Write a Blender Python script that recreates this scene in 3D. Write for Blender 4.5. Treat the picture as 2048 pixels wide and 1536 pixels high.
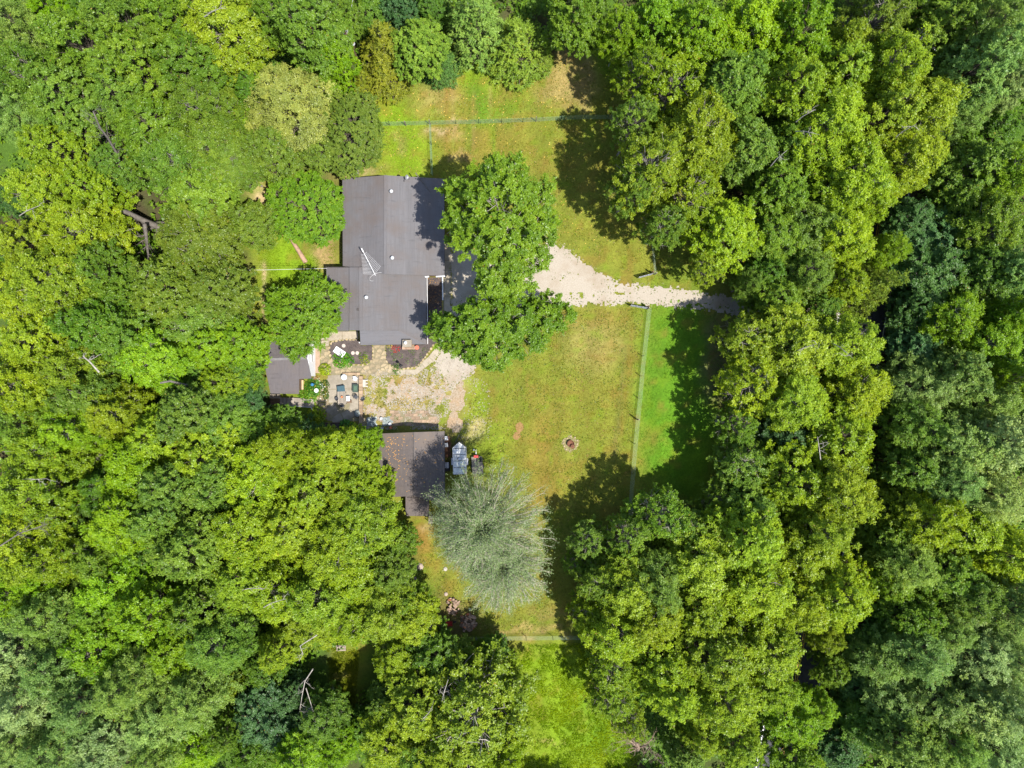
import bpy, bmesh, math, random
import numpy as np
from mathutils import Vector, Matrix

for _o in list(bpy.data.objects):
    bpy.data.objects.remove(_o)
SC = bpy.context.scene
COL = SC.collection

# ------------------------------------------------------------------ camera, sky, sun, exposure
CAM_H = 94.0            # drone altitude in metres
PXM = 15.0              # ground scale of the photograph: pixels (of 2048) per metre
cam_d = bpy.data.cameras.new('camera')
cam_d.sensor_width = 36.0
cam_d.lens = 18.0 / ((1024.0 / PXM) / CAM_H)
cam_d.clip_start = 0.5
cam_d.clip_end = 3000.0
cam = bpy.data.objects.new('camera', cam_d)
cam.location = (0, 0, CAM_H)
COL.objects.link(cam)
SC.camera = cam

SUN_EL = math.radians(63.0)
SUN_XY = (0.80, -0.60)
sun_dir = Vector((SUN_XY[0] * math.cos(SUN_EL), SUN_XY[1] * math.cos(SUN_EL), math.sin(SUN_EL)))
world = bpy.data.worlds.new('World')
SC.world = world
world.use_nodes = True
wn = world.node_tree
sky = wn.nodes.new('ShaderNodeTexSky')
sky.sky_type = 'NISHITA'
sky.sun_disc = False
sky.sun_elevation = SUN_EL
sky.sun_rotation = math.atan2(SUN_XY[0], SUN_XY[1])
wn.links.new(sky.outputs[0], wn.nodes['Background'].inputs[0])
wn.nodes['Background'].inputs[1].default_value = 0.145
sun_d = bpy.data.lights.new('sun', 'SUN')
sun_d.energy = 4.9
sun_d.angle = math.radians(0.5)
sun_d.color = (1.0, 0.965, 0.90)
sun = bpy.data.objects.new('sun', sun_d)
sun.rotation_euler = sun_dir.to_track_quat('Z', 'Y').to_euler()
sun.location = (60, -45, 150)
COL.objects.link(sun)
SC.view_settings.view_transform = 'Standard'
SC.view_settings.look = 'None'
SC.view_settings.gamma = 1.0
SC.view_settings.exposure = 1.33
SC.view_settings.use_curve_mapping = False
SC.render.engine = 'CYCLES'
SC.cycles.max_bounces = 6
SC.cycles.diffuse_bounces = 4
SC.cycles.transmission_bounces = 4
SC.cycles.transparent_max_bounces = 4

# ------------------------------------------------------------------ helpers
def W(px, py, z=0.0):
    """photo pixel + height -> the point of the place that the drone sees there"""
    k = (CAM_H - z) / CAM_H / PXM
    return ((px - 1024.0) * k, (768.0 - py) * k, z)

def W2(px, py, z=0.0):
    p = W(px, py, z)
    return (p[0], p[1])

def rnd_field(seed):
    r = np.random.RandomState(seed)
    return r.rand(256, 256)

_fields = {}
def vnoise(x, y, scale, seed=0):
    """smooth value noise in metres, 0..1"""
    if seed not in _fields:
        _fields[seed] = rnd_field(seed)
    T = _fields[seed]
    u = np.asarray(x, float) / scale + 1000.37
    v = np.asarray(y, float) / scale + 1000.71
    i = np.floor(u).astype(int); j = np.floor(v).astype(int)
    fu = u - i; fv = v - j
    fu = fu * fu * (3 - 2 * fu); fv = fv * fv * (3 - 2 * fv)
    i0 = i % 256; i1 = (i + 1) % 256; j0 = j % 256; j1 = (j + 1) % 256
    return (T[i0, j0] * (1 - fu) + T[i1, j0] * fu) * (1 - fv) + (T[i0, j1] * (1 - fu) + T[i1, j1] * fu) * fv

def fbm(x, y, scale, seed=0, n=3):
    s = 0; a = 1.0; t = 0
    for k in range(n):
        s = s + a * vnoise(x, y, scale / 2 ** k, seed + k); t += a; a *= 0.55
    return s / t

def in_poly(x, y, poly):
    x = np.asarray(x, float); y = np.asarray(y, float)
    c = np.zeros(x.shape, bool)
    n = len(poly)
    for k in range(n):
        x0, y0 = poly[k]; x1, y1 = poly[(k + 1) % n]
        if y0 == y1:
            continue
        cond = ((y0 > y) != (y1 > y)) & (x < (x1 - x0) * (y - y0) / (y1 - y0) + x0)
        c ^= cond
    return c

def poly_dist(x, y, poly):
    """signed distance, positive inside"""
    x = np.asarray(x, float); y = np.asarray(y, float)
    d = np.full(x.shape, 1e9)
    n = len(poly)
    for k in range(n):
        x0, y0 = poly[k]; x1, y1 = poly[(k + 1) % n]
        dx, dy = x1 - x0, y1 - y0
        L = dx * dx + dy * dy + 1e-9
        t = np.clip(((x - x0) * dx + (y - y0) * dy) / L, 0, 1)
        d = np.minimum(d, np.hypot(x - x0 - t * dx, y - y0 - t * dy))
    return np.where(in_poly(x, y, poly), d, -d)

def PX(pts, z=0.0):
    return [W2(a, b, z) for a, b in pts]

def mesh_np(name, V, F, fattr=None, fcol=None, pcol=None, smooth=False):
    V = np.ascontiguousarray(V, dtype=np.float32); F = np.ascontiguousarray(F, dtype=np.int32)
    me = bpy.data.meshes.new(name)
    n, k = F.shape
    me.vertices.add(len(V)); me.vertices.foreach_set('co', V.ravel())
    me.loops.add(F.size); me.loops.foreach_set('vertex_index', F.ravel())
    me.polygons.add(n); me.polygons.foreach_set('loop_start', np.arange(0, n * k, k, dtype=np.int32))
    if fattr is not None:
        a = me.attributes.new('var', 'FLOAT', 'FACE'); a.data.foreach_set('value', np.ascontiguousarray(fattr, dtype=np.float32))
    if pcol is not None:
        a = me.attributes.new('tint', 'FLOAT_COLOR', 'POINT')
        c = np.ones((len(V), 4), np.float32); c[:, :3] = pcol
        a.data.foreach_set('color', c.ravel())
    me.update(calc_edges=True)
    if smooth:
        me.polygons.foreach_set('use_smooth', np.ones(n, bool))
    me.validate()
    return me

def link(name, me, mat=None, parent=None, loc=(0, 0, 0), rotz=0.0):
    o = bpy.data.objects.new(name, me)
    COL.objects.link(o)
    if mat is not None and me is not None and not me.materials:
        me.materials.append(mat)
    o.location = loc
    o.rotation_euler = (0, 0, rotz)
    if parent is not None:
        o.parent = parent
    return o

def tag(o, label=None, cat=None, group=None, kind=None):
    if label: o['label'] = label
    if cat: o['category'] = cat
    if group: o['group'] = group
    if kind: o['kind'] = kind
    return o

def thing(name, label, cat, loc=(0, 0, 0), rotz=0.0, group=None):
    o = bpy.data.objects.new(name, None)
    COL.objects.link(o)
    o.empty_display_size = 0.3
    o.location = loc
    o.rotation_euler = (0, 0, rotz)
    return tag(o, label, cat, group)

def copy_tree(o, parent=None):
    c = o.copy(); COL.objects.link(c)
    if parent is not None:
        c.parent = parent
    for ch in list(o.children):
        copy_tree(ch, c)
    return c

class MB:
    """collects shapes into one mesh"""
    def __init__(s):
        s.v = []; s.f = []
    def add(s, vs, fs):
        b = len(s.v)
        s.v += [tuple(p) for p in vs]
        s.f += [tuple(i + b for i in f) for f in fs]
        return s
    def box(s, c, d, rz=0.0, tilt=None):
        hx, hy, hz = d[0] / 2, d[1] / 2, d[2] / 2
        vs = [Vector((x, y, z)) for z in (-hz, hz) for y in (-hy, hy) for x in (-hx, hx)]
        M = Matrix.Rotation(rz, 3, 'Z')
        if tilt is not None:
            M = M @ Matrix.Rotation(tilt[0], 3, 'X') @ Matrix.Rotation(tilt[1], 3, 'Y')
        vs = [M @ p + Vector(c) for p in vs]
        return s.add(vs, [(0, 2, 3, 1), (4, 5, 7, 6), (0, 1, 5, 4), (2, 6, 7, 3), (0, 4, 6, 2), (1, 3, 7, 5)])
    def bar(s, a, b, w, h=None):
        """square bar from a to b"""
        h = h or w
        a = Vector(a); b = Vector(b); d = (b - a).normalized()
        u = d.cross(Vector((0, 0, 1)))
        if u.length < 1e-4: u = Vector((1, 0, 0))
        u.normalize(); n = u.cross(d).normalized()
        vs = []
        for p in (a, b):
            for (i, j) in ((-1, -1), (1, -1), (1, 1), (-1, 1)):
                vs.append(p + u * (i * w / 2) + n * (j * h / 2))
        return s.add(vs, [(0, 1, 2, 3), (7, 6, 5, 4), (0, 4, 5, 1), (1, 5, 6, 2), (2, 6, 7, 3), (3, 7, 4, 0)])
    def tube(s, pts, r, n=6, cap=True):
        pts = [Vector(p) for p in pts]
        rs = r if isinstance(r, (list, tuple)) else [r] * len(pts)
        vs = []; fs = []
        for i, p in enumerate(pts):
            d = (pts[min(i + 1, len(pts) - 1)] - pts[max(i - 1, 0)]).normalized()
            u = d.cross(Vector((0.123, 0.31, 0.94)))
            if u.length < 1e-3: u = d.cross(Vector((1, 0, 0)))
            u.normalize(); w = d.cross(u)
            for k in range(n):
                a = 2 * math.pi * k / n
                vs.append(p + (u * math.cos(a) + w * math.sin(a)) * rs[i])
        for i in range(len(pts) - 1):
            for k in range(n):
                k2 = (k + 1) % n
                fs.append((i * n + k, i * n + k2, (i + 1) * n + k2, (i + 1) * n + k))
        if cap:
            fs.append(tuple(range(n - 1, -1, -1)))
            fs.append(tuple(range((len(pts) - 1) * n, len(pts) * n)))
        return s.add(vs, fs)
    def lathe(s, c, prof, n=12):
        """prof: list of (r,z)"""
        vs = []; fs = []
        for (r, z) in prof:
            for k in range(n):
                a = 2 * math.pi * k / n
                vs.append((c[0] + r * math.cos(a), c[1] + r * math.sin(a), c[2] + z))
        for i in range(len(prof) - 1):
            for k in range(n):
                k2 = (k + 1) % n
                fs.append((i * n + k, i * n + k2, (i + 1) * n + k2, (i + 1) * n + k))
        fs.append(tuple(range(n - 1, -1, -1)))
        fs.append(tuple(range((len(prof) - 1) * n, len(prof) * n)))
        return s.add(vs, fs)
    def prism(s, poly, z0, z1):
        a = sum(poly[i][0] * poly[(i + 1) % len(poly)][1] - poly[(i + 1) % len(poly)][0] * poly[i][1] for i in range(len(poly)))
        if a < 0: poly = poly[::-1]
        n = len(poly)
        z0f = z0 if callable(z0) else (lambda x, y: z0)
        z1f = z1 if callable(z1) else (lambda x, y: z1)
        vs = [(x, y, z0f(x, y)) for x, y in poly] + [(x, y, z1f(x, y)) for x, y in poly]
        fs = [tuple(range(n - 1, -1, -1)), tuple(range(n, 2 * n))]
        for k in range(n):
            k2 = (k + 1) % n
            fs.append((k, k2, n + k2, n + k))
        return s.add(vs, fs)
    def mesh(s, name, off=(0, 0, 0)):
        me = bpy.data.meshes.new(name)
        me.from_pydata([(x - off[0], y - off[1], z - off[2]) for x, y, z in s.v], [], s.f)
        me.update()
        return me
    def build(s, name, mat, parent=None, smooth=False, local=False):
        """verts are in place coordinates; the parent (an unrotated Empty) sits at its own base"""
        off = (0, 0, 0)
        if parent is not None and not local:
            p = parent; off = Vector((0, 0, 0))
            while p is not None:
                off = off + p.location; p = p.parent
        me = s.mesh(name, off)
        if smooth:
            me.polygons.foreach_set('use_smooth', np.ones(len(me.polygons), bool))
        return link(name, me, mat, parent)

# ------------------------------------------------------------------ materials
def nd(t, typ, **kw):
    n = t.nodes.new(typ)
    for k, v in kw.items():
        setattr(n, k, v)
    return n

def new_mat(name):
    m = bpy.data.materials.new(name); m.use_nodes = True
    t = m.node_tree
    return m, t, t.nodes['Principled BSDF']

def ramp_mix(t, fac, c1, c2):
    mx = nd(t, 'ShaderNodeMix', data_type='RGBA')
    if isinstance(fac, (int, float)): mx.inputs[0].default_value = fac
    else: t.links.new(fac, mx.inputs[0])
    for i, c in ((6, c1), (7, c2)):
        if isinstance(c, (tuple, list)): mx.inputs[i].default_value = (*c[:3], 1)
        else: t.links.new(c, mx.inputs[i])
    return mx.outputs[2]

def noise(t, scale, detail=4, rough=0.6, stretch=None, w=None):
    tc = nd(t, 'ShaderNodeTexCoord'); mp = nd(t, 'ShaderNodeMapping')
    t.links.new(tc.outputs['Object'], mp.inputs[0])
    if stretch: mp.inputs['Scale'].default_value = stretch
    n = nd(t, 'ShaderNodeTexNoise')
    n.inputs['Scale'].default_value = scale; n.inputs['Detail'].default_value = detail; n.inputs['Roughness'].default_value = rough
    t.links.new(mp.outputs[0], n.inputs['Vector'])
    return n.outputs['Fac']

def contrast(t, fac, lo, hi):
    r = nd(t, 'ShaderNodeMapRange'); r.inputs[1].default_value = lo; r.inputs[2].default_value = hi
    t.links.new(fac, r.inputs[0]); return r.outputs[0]

def pmat(name, c1, c2=None, scale=3.0, rough=0.85, metal=0.0, stretch=None, bump=0.0, bscale=None, c3=None, s3=0.5, lo=0.35, hi=0.65, obj_var=0.0, spec=0.3):
    c1, c2, c3 = [None if q is None else tuple(v * 0.85 for v in q) for q in (c1, c2, c3)]
    m, t, b = new_mat(name)
    b.inputs['Roughness'].default_value = rough; b.inputs['Metallic'].default_value = metal
    b.inputs['Specular IOR Level'].default_value = spec
    col = None
    if c2 is not None:
        f = contrast(t, noise(t, scale, 5, 0.65, stretch), lo, hi)
        col = ramp_mix(t, f, c1, c2)
        if c3 is not None:
            f3 = contrast(t, noise(t, s3, 4, 0.6, stretch), 0.5, 0.72)
            col = ramp_mix(t, f3, col, c3)
    if obj_var > 0:
        oi = nd(t, 'ShaderNodeObjectInfo')
        hs = nd(t, 'ShaderNodeHueSaturation')
        mr = nd(t, 'ShaderNodeMapRange'); mr.inputs[3].default_value = 1 - obj_var; mr.inputs[4].default_value = 1 + obj_var
        t.links.new(oi.outputs['Random'], mr.inputs[0]); t.links.new(mr.outputs[0], hs.inputs['Value'])
        if col is None: hs.inputs['Color'].default_value = (*c1, 1)
        else: t.links.new(col, hs.inputs['Color'])
        col = hs.outputs[0]
    if col is None: b.inputs['Base Color'].default_value = (*c1, 1)
    else: t.links.new(col, b.inputs['Base Color'])
    if bump > 0:
        bn = nd(t, 'ShaderNodeBump'); bn.inputs['Strength'].default_value = 1.0; bn.inputs['Distance'].default_value = bump
        t.links.new(noise(t, bscale or scale * 3, 4, 0.7, stretch), bn.inputs['Height'])
        t.links.new(bn.outputs[0], b.inputs['Normal'])
    return m

def leaf_mat(name, trans=0.48, hue=0.020, val=(0.58, 1.55), gloss=0.25, sat=1.02, turn=0.985, turn_col=(0.22, 0.15, 0.02)):
    """leaf colour = the tree's own colour, varied leaf by leaf; a few leaves turning"""
    m, t, b = new_mat(name)
    oi = nd(t, 'ShaderNodeObjectInfo'); at = nd(t, 'ShaderNodeAttribute', attribute_name='var')
    hs = nd(t, 'ShaderNodeHueSaturation'); hs.inputs['Saturation'].default_value = sat
    t.links.new(oi.outputs['Color'], hs.inputs['Color'])
    mh = nd(t, 'ShaderNodeMapRange'); mh.inputs[3].default_value = 0.5 + hue; mh.inputs[4].default_value = 0.5 - hue
    mv = nd(t, 'ShaderNodeMapRange'); mv.inputs[3].default_value = val[0]; mv.inputs[4].default_value = val[1]
    t.links.new(at.outputs['Fac'], mh.inputs[0]); t.links.new(at.outputs['Fac'], mv.inputs[0])
    t.links.new(mh.outputs[0], hs.inputs['Hue']); t.links.new(mv.outputs[0], hs.inputs['Value'])
    gt = nd(t, 'ShaderNodeMath', operation='GREATER_THAN'); gt.inputs[1].default_value = turn
    t.links.new(at.outputs['Fac'], gt.inputs[0])
    col = ramp_mix(t, gt.outputs[0], hs.outputs[0], turn_col)
    b.inputs['Roughness'].default_value = 0.40; b.inputs['Specular IOR Level'].default_value = gloss
    t.links.new(col, b.inputs['Base Color'])
    tr = nd(t, 'ShaderNodeBsdfTranslucent')
    hs2 = nd(t, 'ShaderNodeHueSaturation'); hs2.inputs['Hue'].default_value = 0.485; hs2.inputs['Value'].default_value = 1.25
    t.links.new(col, hs2.inputs['Color']); t.links.new(hs2.outputs[0], tr.inputs['Color'])
    ms = nd(t, 'ShaderNodeMixShader'); ms.inputs[0].default_value = trans
    t.links.new(b.outputs[0], ms.inputs[1]); t.links.new(tr.outputs[0], ms.inputs[2])
    t.links.new(ms.outputs[0], t.nodes['Material Output'].inputs['Surface'])
    return m

M = {}
M['leaf'] = leaf_mat('leaf_green')
M['leaf_turning'] = leaf_mat('leaf_turning', turn=0.93, turn_col=(0.26, 0.2, 0.015))
M['leaf_dense'] = leaf_mat('leaf_glossy', trans=0.35, gloss=0.12)
M['needle'] = leaf_mat('needle', trans=0.2, gloss=0.15, hue=0.025)
M['willow_leaf'] = leaf_mat('willow_leaf', trans=0.3, hue=0.03, gloss=0.3, turn=2)
M['bark'] = pmat('bark_grey_brown', (0.16, 0.13, 0.10), (0.07, 0.055, 0.04), 4, 0.95, stretch=(1, 1, 0.3), bump=0.02)
M['bark_pale'] = pmat('bark_pale', (0.33, 0.30, 0.26), (0.17, 0.145, 0.12), 2.5, 0.9, stretch=(1, 1, 0.4), bump=0.01)
M['bark_willow'] = pmat('bark_willow', (0.34, 0.30, 0.225), (0.23, 0.20, 0.145), 2.5, 0.9)
M['dead_wood'] = pmat('dead_wood', (0.12, 0.105, 0.09), (0.07, 0.06, 0.05), 2.5, 0.9, bump=0.01)
M['dead_brown'] = pmat('dead_wood_brown', (0.25, 0.18, 0.13), (0.13, 0.09, 0.065), 2.5, 0.9, bump=0.01)
# ------------------------------------------------------------------ ground
YARD = PX([(478, 335), (560, 335), (640, 330), (735, 190), (780, 168), (850, 160), (905, 118), (960, 100), (1060, 145), (1105, 90),
           (1215, 60), (1270, 110), (1330, 300), (1440, 470), (1500, 575), (1740, 585), (1740, 670), (1500, 660), (1510, 760),
           (1490, 960), (1300, 1080), (1150, 1240), (1180, 1300), (1270, 1500), (1270, 1700), (1020, 1700), (1030, 1400), (960, 1305),
           (740, 1300), (720, 1400), (700, 1500), (650, 1420), (650, 1290), (830, 1285), (850, 1140), (790, 1060), (740, 900), (640, 870),
           (540, 840), (515, 680), (480, 500)])
G = dict(lawn=(0.130, 0.138, 0.018), olive=(0.108, 0.130, 0.017), green=(0.066, 0.148, 0.008), lime=(0.118, 0.190, 0.008),
         tan=(0.235, 0.170, 0.065), brown=(0.165, 0.098, 0.022), sand=(0.33, 0.25, 0.13), forest=(0.050, 0.043, 0.020), soil=(0.10, 0.07, 0.04))
# px, py, rx, ry, colour, strength
BLOBS = [
    (950, 200, 230, 90, 'lawn', 0.6), (800, 220, 70, 45, 'lime', 1.0), (940, 145, 75, 35, 'lime', 0.8), (865, 190, 45, 28, 'tan', 0.6), (1150, 130, 60, 70, 'tan', 0.75),
    (1130, 185, 55, 35, 'tan', 0.6), (955, 205, 26, 40, 'green', 0.7), (1010, 220, 60, 16, 'green', 0.5), (1225, 120, 35, 60, 'lime', 0.8), (830, 200, 30, 30, 'lawn', 0.5),
    (810, 305, 55, 50, 'lime', 0.95), (800, 290, 14, 18, 'tan', 0.4), (960, 285, 80, 35, 'brown', 0.40), (900, 270, 35, 14, 'tan', 0.5), (890, 258, 28, 5, 'sand', 0.8),
    (925, 312, 24, 7, 'tan', 0.7), (1090, 380, 50, 120, 'olive', 0.4), (1160, 560, 120, 40, 'olive', 0.5), (1120, 330, 90, 22, 'brown', 0.25),
    (1130, 525, 50, 14, 'brown', 0.55), (1210, 566, 60, 10, 'brown', 0.6), (585, 530, 62, 75, 'lime', 1.1), (515, 390, 22, 26, 'sand', 1.0), (720, 340, 30, 10, 'sand', 0.6), (655, 510, 26, 28, 'tan', 1.0),
    (640, 400, 60, 100, 'soil', 0.5), (1360, 790, 78, 210, 'green', 1.25), (1335, 780, 45, 120, 'green', 0.7), (1440, 720, 34, 110, 'soil', 0.7), (1430, 960, 60, 80, 'lime', 0.6),
    (1140, 720, 150, 110, 'olive', 0.35), (1190, 690, 60, 60, 'tan', 0.42), (1190, 640, 60, 24, 'brown', 0.35), (1150, 790, 90, 25, 'brown', 0.18), (1090, 850, 30, 60, 'brown', 0.30),
    (1085, 920, 30, 90, 'brown', 0.40), (1100, 985, 40, 50, 'brown', 0.35), (1030, 790, 60, 40, 'olive', 0.4), (940, 800, 30, 40, 'lime', 0.55), (955, 855, 18, 22, 'sand', 0.75), (1180, 960, 60, 50, 'lawn', 0.6),
    (985, 890, 40, 50, 'lime', 0.45), (900, 900, 40, 40, 'soil', 0.5), (840, 1060, 30, 30, 'brown', 0.9), (850, 1100, 24, 30, 'brown', 0.7), (880, 1170, 50, 50, 'lawn', 0.8), (862, 1050, 8, 10, 'sand', 0.6),
    (1060, 1245, 80, 12, 'olive', 0.6), (1060, 1263, 90, 7, 'tan', 0.75), (1090, 1225, 40, 14, 'tan', 0.4), (1080, 1320, 60, 22, 'lime', 1.0), (1140, 1390, 90, 90, 'lime', 0.9), (1160, 1500, 120, 70, 'lime', 0.8), (1200, 1450, 60, 60, 'green', 0.5),
    (1100, 1490, 30, 6, 'tan', 0.6), (685, 1340, 26, 50, 'lawn', 0.9), (680, 1380, 18, 50, 'tan', 0.4), (900, 1240, 60, 40, 'soil', 0.6), (1240, 1290, 40, 40, 'tan', 0.3),
    (820, 795, 95, 55, 'tan', 0.75), (830, 770, 40, 14, 'brown', 0.6), (800, 790, 22, 12, 'brown', 0.5), (762, 775, 20, 30, 'olive', 0.6), (880, 812, 22, 30, 'olive', 0.9), (910, 640, 30, 140, 'sand', 0.5), (1660, 630, 80, 30, 'tan', 0.9), (700, 800, 60, 60, 'tan', 0.6), (600, 780, 40, 40, 'green', 0.4), (610, 830, 50, 25, 'green', 0.6),
]
STRIPES = [(895, 168, 312, 5, 'brown', 0.55), (905, 168, 300, 4, 'tan', 0.35), (938, 168, 312, 4.5, 'green', 0.55), (947, 175, 312, 4, 'tan', 0.3), (987, 168, 312, 4.5, 'green', 0.5), (980, 160, 250, 4, 'tan', 0.4),
           (528, 515, 665, 4.5, 'sand', 1.0), (1268, 640, 880, 4, 'brown', 0.4), (1252, 700, 930, 4, 'soil', 0.3)]

def ground_colour(x, y):
    px = x * PXM + 1024; py = 768 - y * PXM
    # ragged edges for every patch
    wx = px + (fbm(x, y, 2.2, 11) - 0.5) * 46 + (fbm(x, y, 0.7, 41) - 0.5) * 16
    wy = py + (fbm(x, y, 2.2, 21) - 0.5) * 46 + (fbm(x, y, 0.7, 51) - 0.5) * 16
    col = np.ones(x.shape + (3,)) * np.array(G['lawn'])
    mott = fbm(x, y, 5.0, 61)[..., None]
    col = col * (1 - 0.5 * np.clip((mott - 0.45) * 4, 0, 1)) + np.array(G['olive']) * 0.5 * np.clip((mott - 0.45) * 4, 0, 1)
    for (cx, cy, rx, ry, c, s) in BLOBS:
        d = ((wx - cx) / rx) ** 2 + ((wy - cy) / ry) ** 2
        w = np.clip(s * np.exp(-d * d * 0.7), 0, 1)[..., None]
        col = col * (1 - w) + np.array(G[c]) * w
    wsx = px + (fbm(x, y, 1.2, 15) - 0.5) * 9
    for (cx, y0, y1, rw, c, s) in STRIPES:
        cx2 = cx + (py - y0) * (-0.02 if cx > 1200 else 0.0)
        if cx > 1200: cx2 = cx - 26 * np.clip((py - y0) / (y1 - y0), 0, 1)
        w = np.clip(s * np.exp(-((wsx - cx2) / rw) ** 2) * np.clip((py - y0) / 15, 0, 1) * np.clip((y1 - py) / 15, 0, 1), 0, 1)
        w = (w * (0.5 + fbm(x, y, 1.5, 33)))[..., None].clip(0, 1)
        col = col * (1 - w) + np.array(G[c]) * w
    # mown passes: faint bands running with the fence
    band = np.sin((px + 0.06 * py) / 10.5 + 2.0 * fbm(x, y, 6, 71))
    col = col * (1 + 0.09 * band)[..., None]
    # grain of the turf: tufts, thin spots, clover
    g1 = fbm(x, y, 0.9, 81); g2 = vnoise(x, y, 0.33, 91)
    col = col * (0.74 + 0.30 * g1 + 0.24 * g2)[..., None]
    t = np.clip((fbm(x, y, 1.6, 101) - 0.58) * 6, 0, 1)[..., None] * 0.4
    col = col * (1 - t) + np.array(G['brown']) * t
    t = np.clip((fbm(x, y, 1.1, 111) - 0.60) * 7, 0, 1)[..., None] * 0.45
    col = col * (1 - t) + np.array(G['lime']) * 0.85 * t
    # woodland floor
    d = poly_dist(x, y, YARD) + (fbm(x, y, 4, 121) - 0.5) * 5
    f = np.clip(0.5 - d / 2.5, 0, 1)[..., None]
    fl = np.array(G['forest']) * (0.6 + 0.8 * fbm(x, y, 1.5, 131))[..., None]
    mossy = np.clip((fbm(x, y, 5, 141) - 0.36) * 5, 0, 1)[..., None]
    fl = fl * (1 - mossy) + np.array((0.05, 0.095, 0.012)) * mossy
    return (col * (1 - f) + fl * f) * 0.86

m, t, b = new_mat('turf_and_soil')
at = nd(t, 'ShaderNodeAttribute', attribute_name='tint')
f1 = nd(t, 'ShaderNodeMath', operation='ADD'); t.links.new(noise(t, 11.0, 3, 0.8), f1.inputs[0]); t.links.new(noise(t, 3.2, 4, 0.75), f1.inputs[1])
f2 = nd(t, 'ShaderNodeMath', operation='MULTIPLY'); t.links.new(f1.outputs[0], f2.inputs[0]); f2.inputs[1].default_value = 0.5
f = contrast(t, f2.outputs[0], 0.36, 0.64)
hs = nd(t, 'ShaderNodeHueSaturation'); mr = nd(t, 'ShaderNodeMapRange'); mr.inputs[3].default_value = 0.68; mr.inputs[4].default_value = 1.30
t.links.new(f, mr.inputs[0]); t.links.new(mr.outputs[0], hs.inputs['Value']); t.links.new(at.outputs['Color'], hs.inputs['Color'])
t.links.new(hs.outputs[0], b.inputs['Base Color'])
b.inputs['Roughness'].default_value = 0.95; b.inputs['Specular IOR Level'].default_value = 0.1
bn = nd(t, 'ShaderNodeBump'); bn.inputs['Distance'].default_value = 0.10; bn.inputs['Strength'].default_value = 1.0
t.links.new(noise(t, 6.0, 6, 0.8), bn.inputs['Height']); t.links.new(bn.outputs[0], b.inputs['Normal'])
M['turf'] = m

def axis(lo, hi, st):
    fine = np.arange(lo, hi + st / 2, st)
    return np.concatenate([[-900, -400, -200, lo - 30, lo - 10], fine, [hi + 10, hi + 30, 200, 400, 900]])
gx = axis(-74, 74, 0.45); gy = axis(-57, 57, 0.45)
XX, YY = np.meshgrid(gx, gy)
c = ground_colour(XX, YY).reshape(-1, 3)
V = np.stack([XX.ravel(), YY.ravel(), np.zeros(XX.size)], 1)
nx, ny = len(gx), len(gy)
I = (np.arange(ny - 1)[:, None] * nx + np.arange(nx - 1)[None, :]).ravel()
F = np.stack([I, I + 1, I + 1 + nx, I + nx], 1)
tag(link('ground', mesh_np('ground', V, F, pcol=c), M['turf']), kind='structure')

def mask_sheet(name, mask, bbox, z, mat, cell=0.16, kind='structure', parent=None, relief=0.0, seed=5):
    """a thin sheet with a ragged outline: the cells of a fine grid where mask(x,y) holds, edges loosened"""
    x0, y0, x1, y1 = bbox
    xs = np.arange(x0, x1 + cell, cell); ys = np.arange(y0, y1 + cell, cell)
    CX, CY = np.meshgrid(xs[:-1] + cell / 2, ys[:-1] + cell / 2)
    keep = mask(CX, CY)
    VX, VY = np.meshgrid(xs, ys)
    r = np.random.RandomState(seed)
    jx = VX + (r.rand(*VX.shape) - 0.5) * cell * 0.8; jy = VY + (r.rand(*VX.shape) - 0.5) * cell * 0.8
    zz = z + relief * fbm(VX, VY, 1.2, seed + 3)
    V = np.stack([jx.ravel(), jy.ravel(), zz.ravel()], 1)
    jj, ii = np.nonzero(keep)
    n = len(xs)
    a = jj * n + ii
    F = np.stack([a, a + 1, a + 1 + n, a + n], 1)
    used, inv = np.unique(F.ravel(), return_inverse=True)
    me = mesh_np(name, V[used], inv.reshape(F.shape))
    o = link(name, me, mat, parent)
    if kind: o['kind'] = kind
    return o

def bb(poly, m=1.0):
    xs = [p[0] for p in poly]; ys = [p[1] for p in poly]
    return (min(xs) - m, min(ys) - m, max(xs) + m, max(ys) + m)

# gravel drive
M['gravel'] = pmat('limestone_gravel', (0.295, 0.26, 0.21), (0.235, 0.20, 0.155), 9.0, 0.95, bump=0.015, bscale=14, c3=(0.215, 0.17, 0.12), s3=0.3)
M['gravel_worn'] = pmat('worn_gravel', (0.29, 0.235, 0.175), (0.17, 0.125, 0.07), 5.0, 0.95, bump=0.06, bscale=12, c3=(0.27, 0.17, 0.09), s3=0.5)
DRIVE = PX([(898, 430), (960, 420), (1040, 440), (1085, 490), (1110, 484), (1140, 503), (1170, 530), (1200, 550), (1250, 567), (1320, 573), (1400, 588),
            (1480, 597), (1560, 606), (1660, 608), (1735, 600), (1735, 680), (1660, 655), (1600, 640), (1480, 628), (1420, 622), (1330, 609), (1250, 606), (1170, 608), (1110, 616),
            (1060, 640), (1000, 690), (960, 715), (945, 745), (905, 775), (870, 740), (862, 735), (895, 690), (903, 600)])
TRACK = PX([(945, 742), (935, 790), (930, 872), (902, 874), (897, 800), (880, 770), (900, 735)])
GYARD = PX([(728, 748), (860, 748), (890, 722), (935, 722), (940, 742), (900, 765), (893, 800), (885, 850), (760, 850), (728, 850)])
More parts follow.
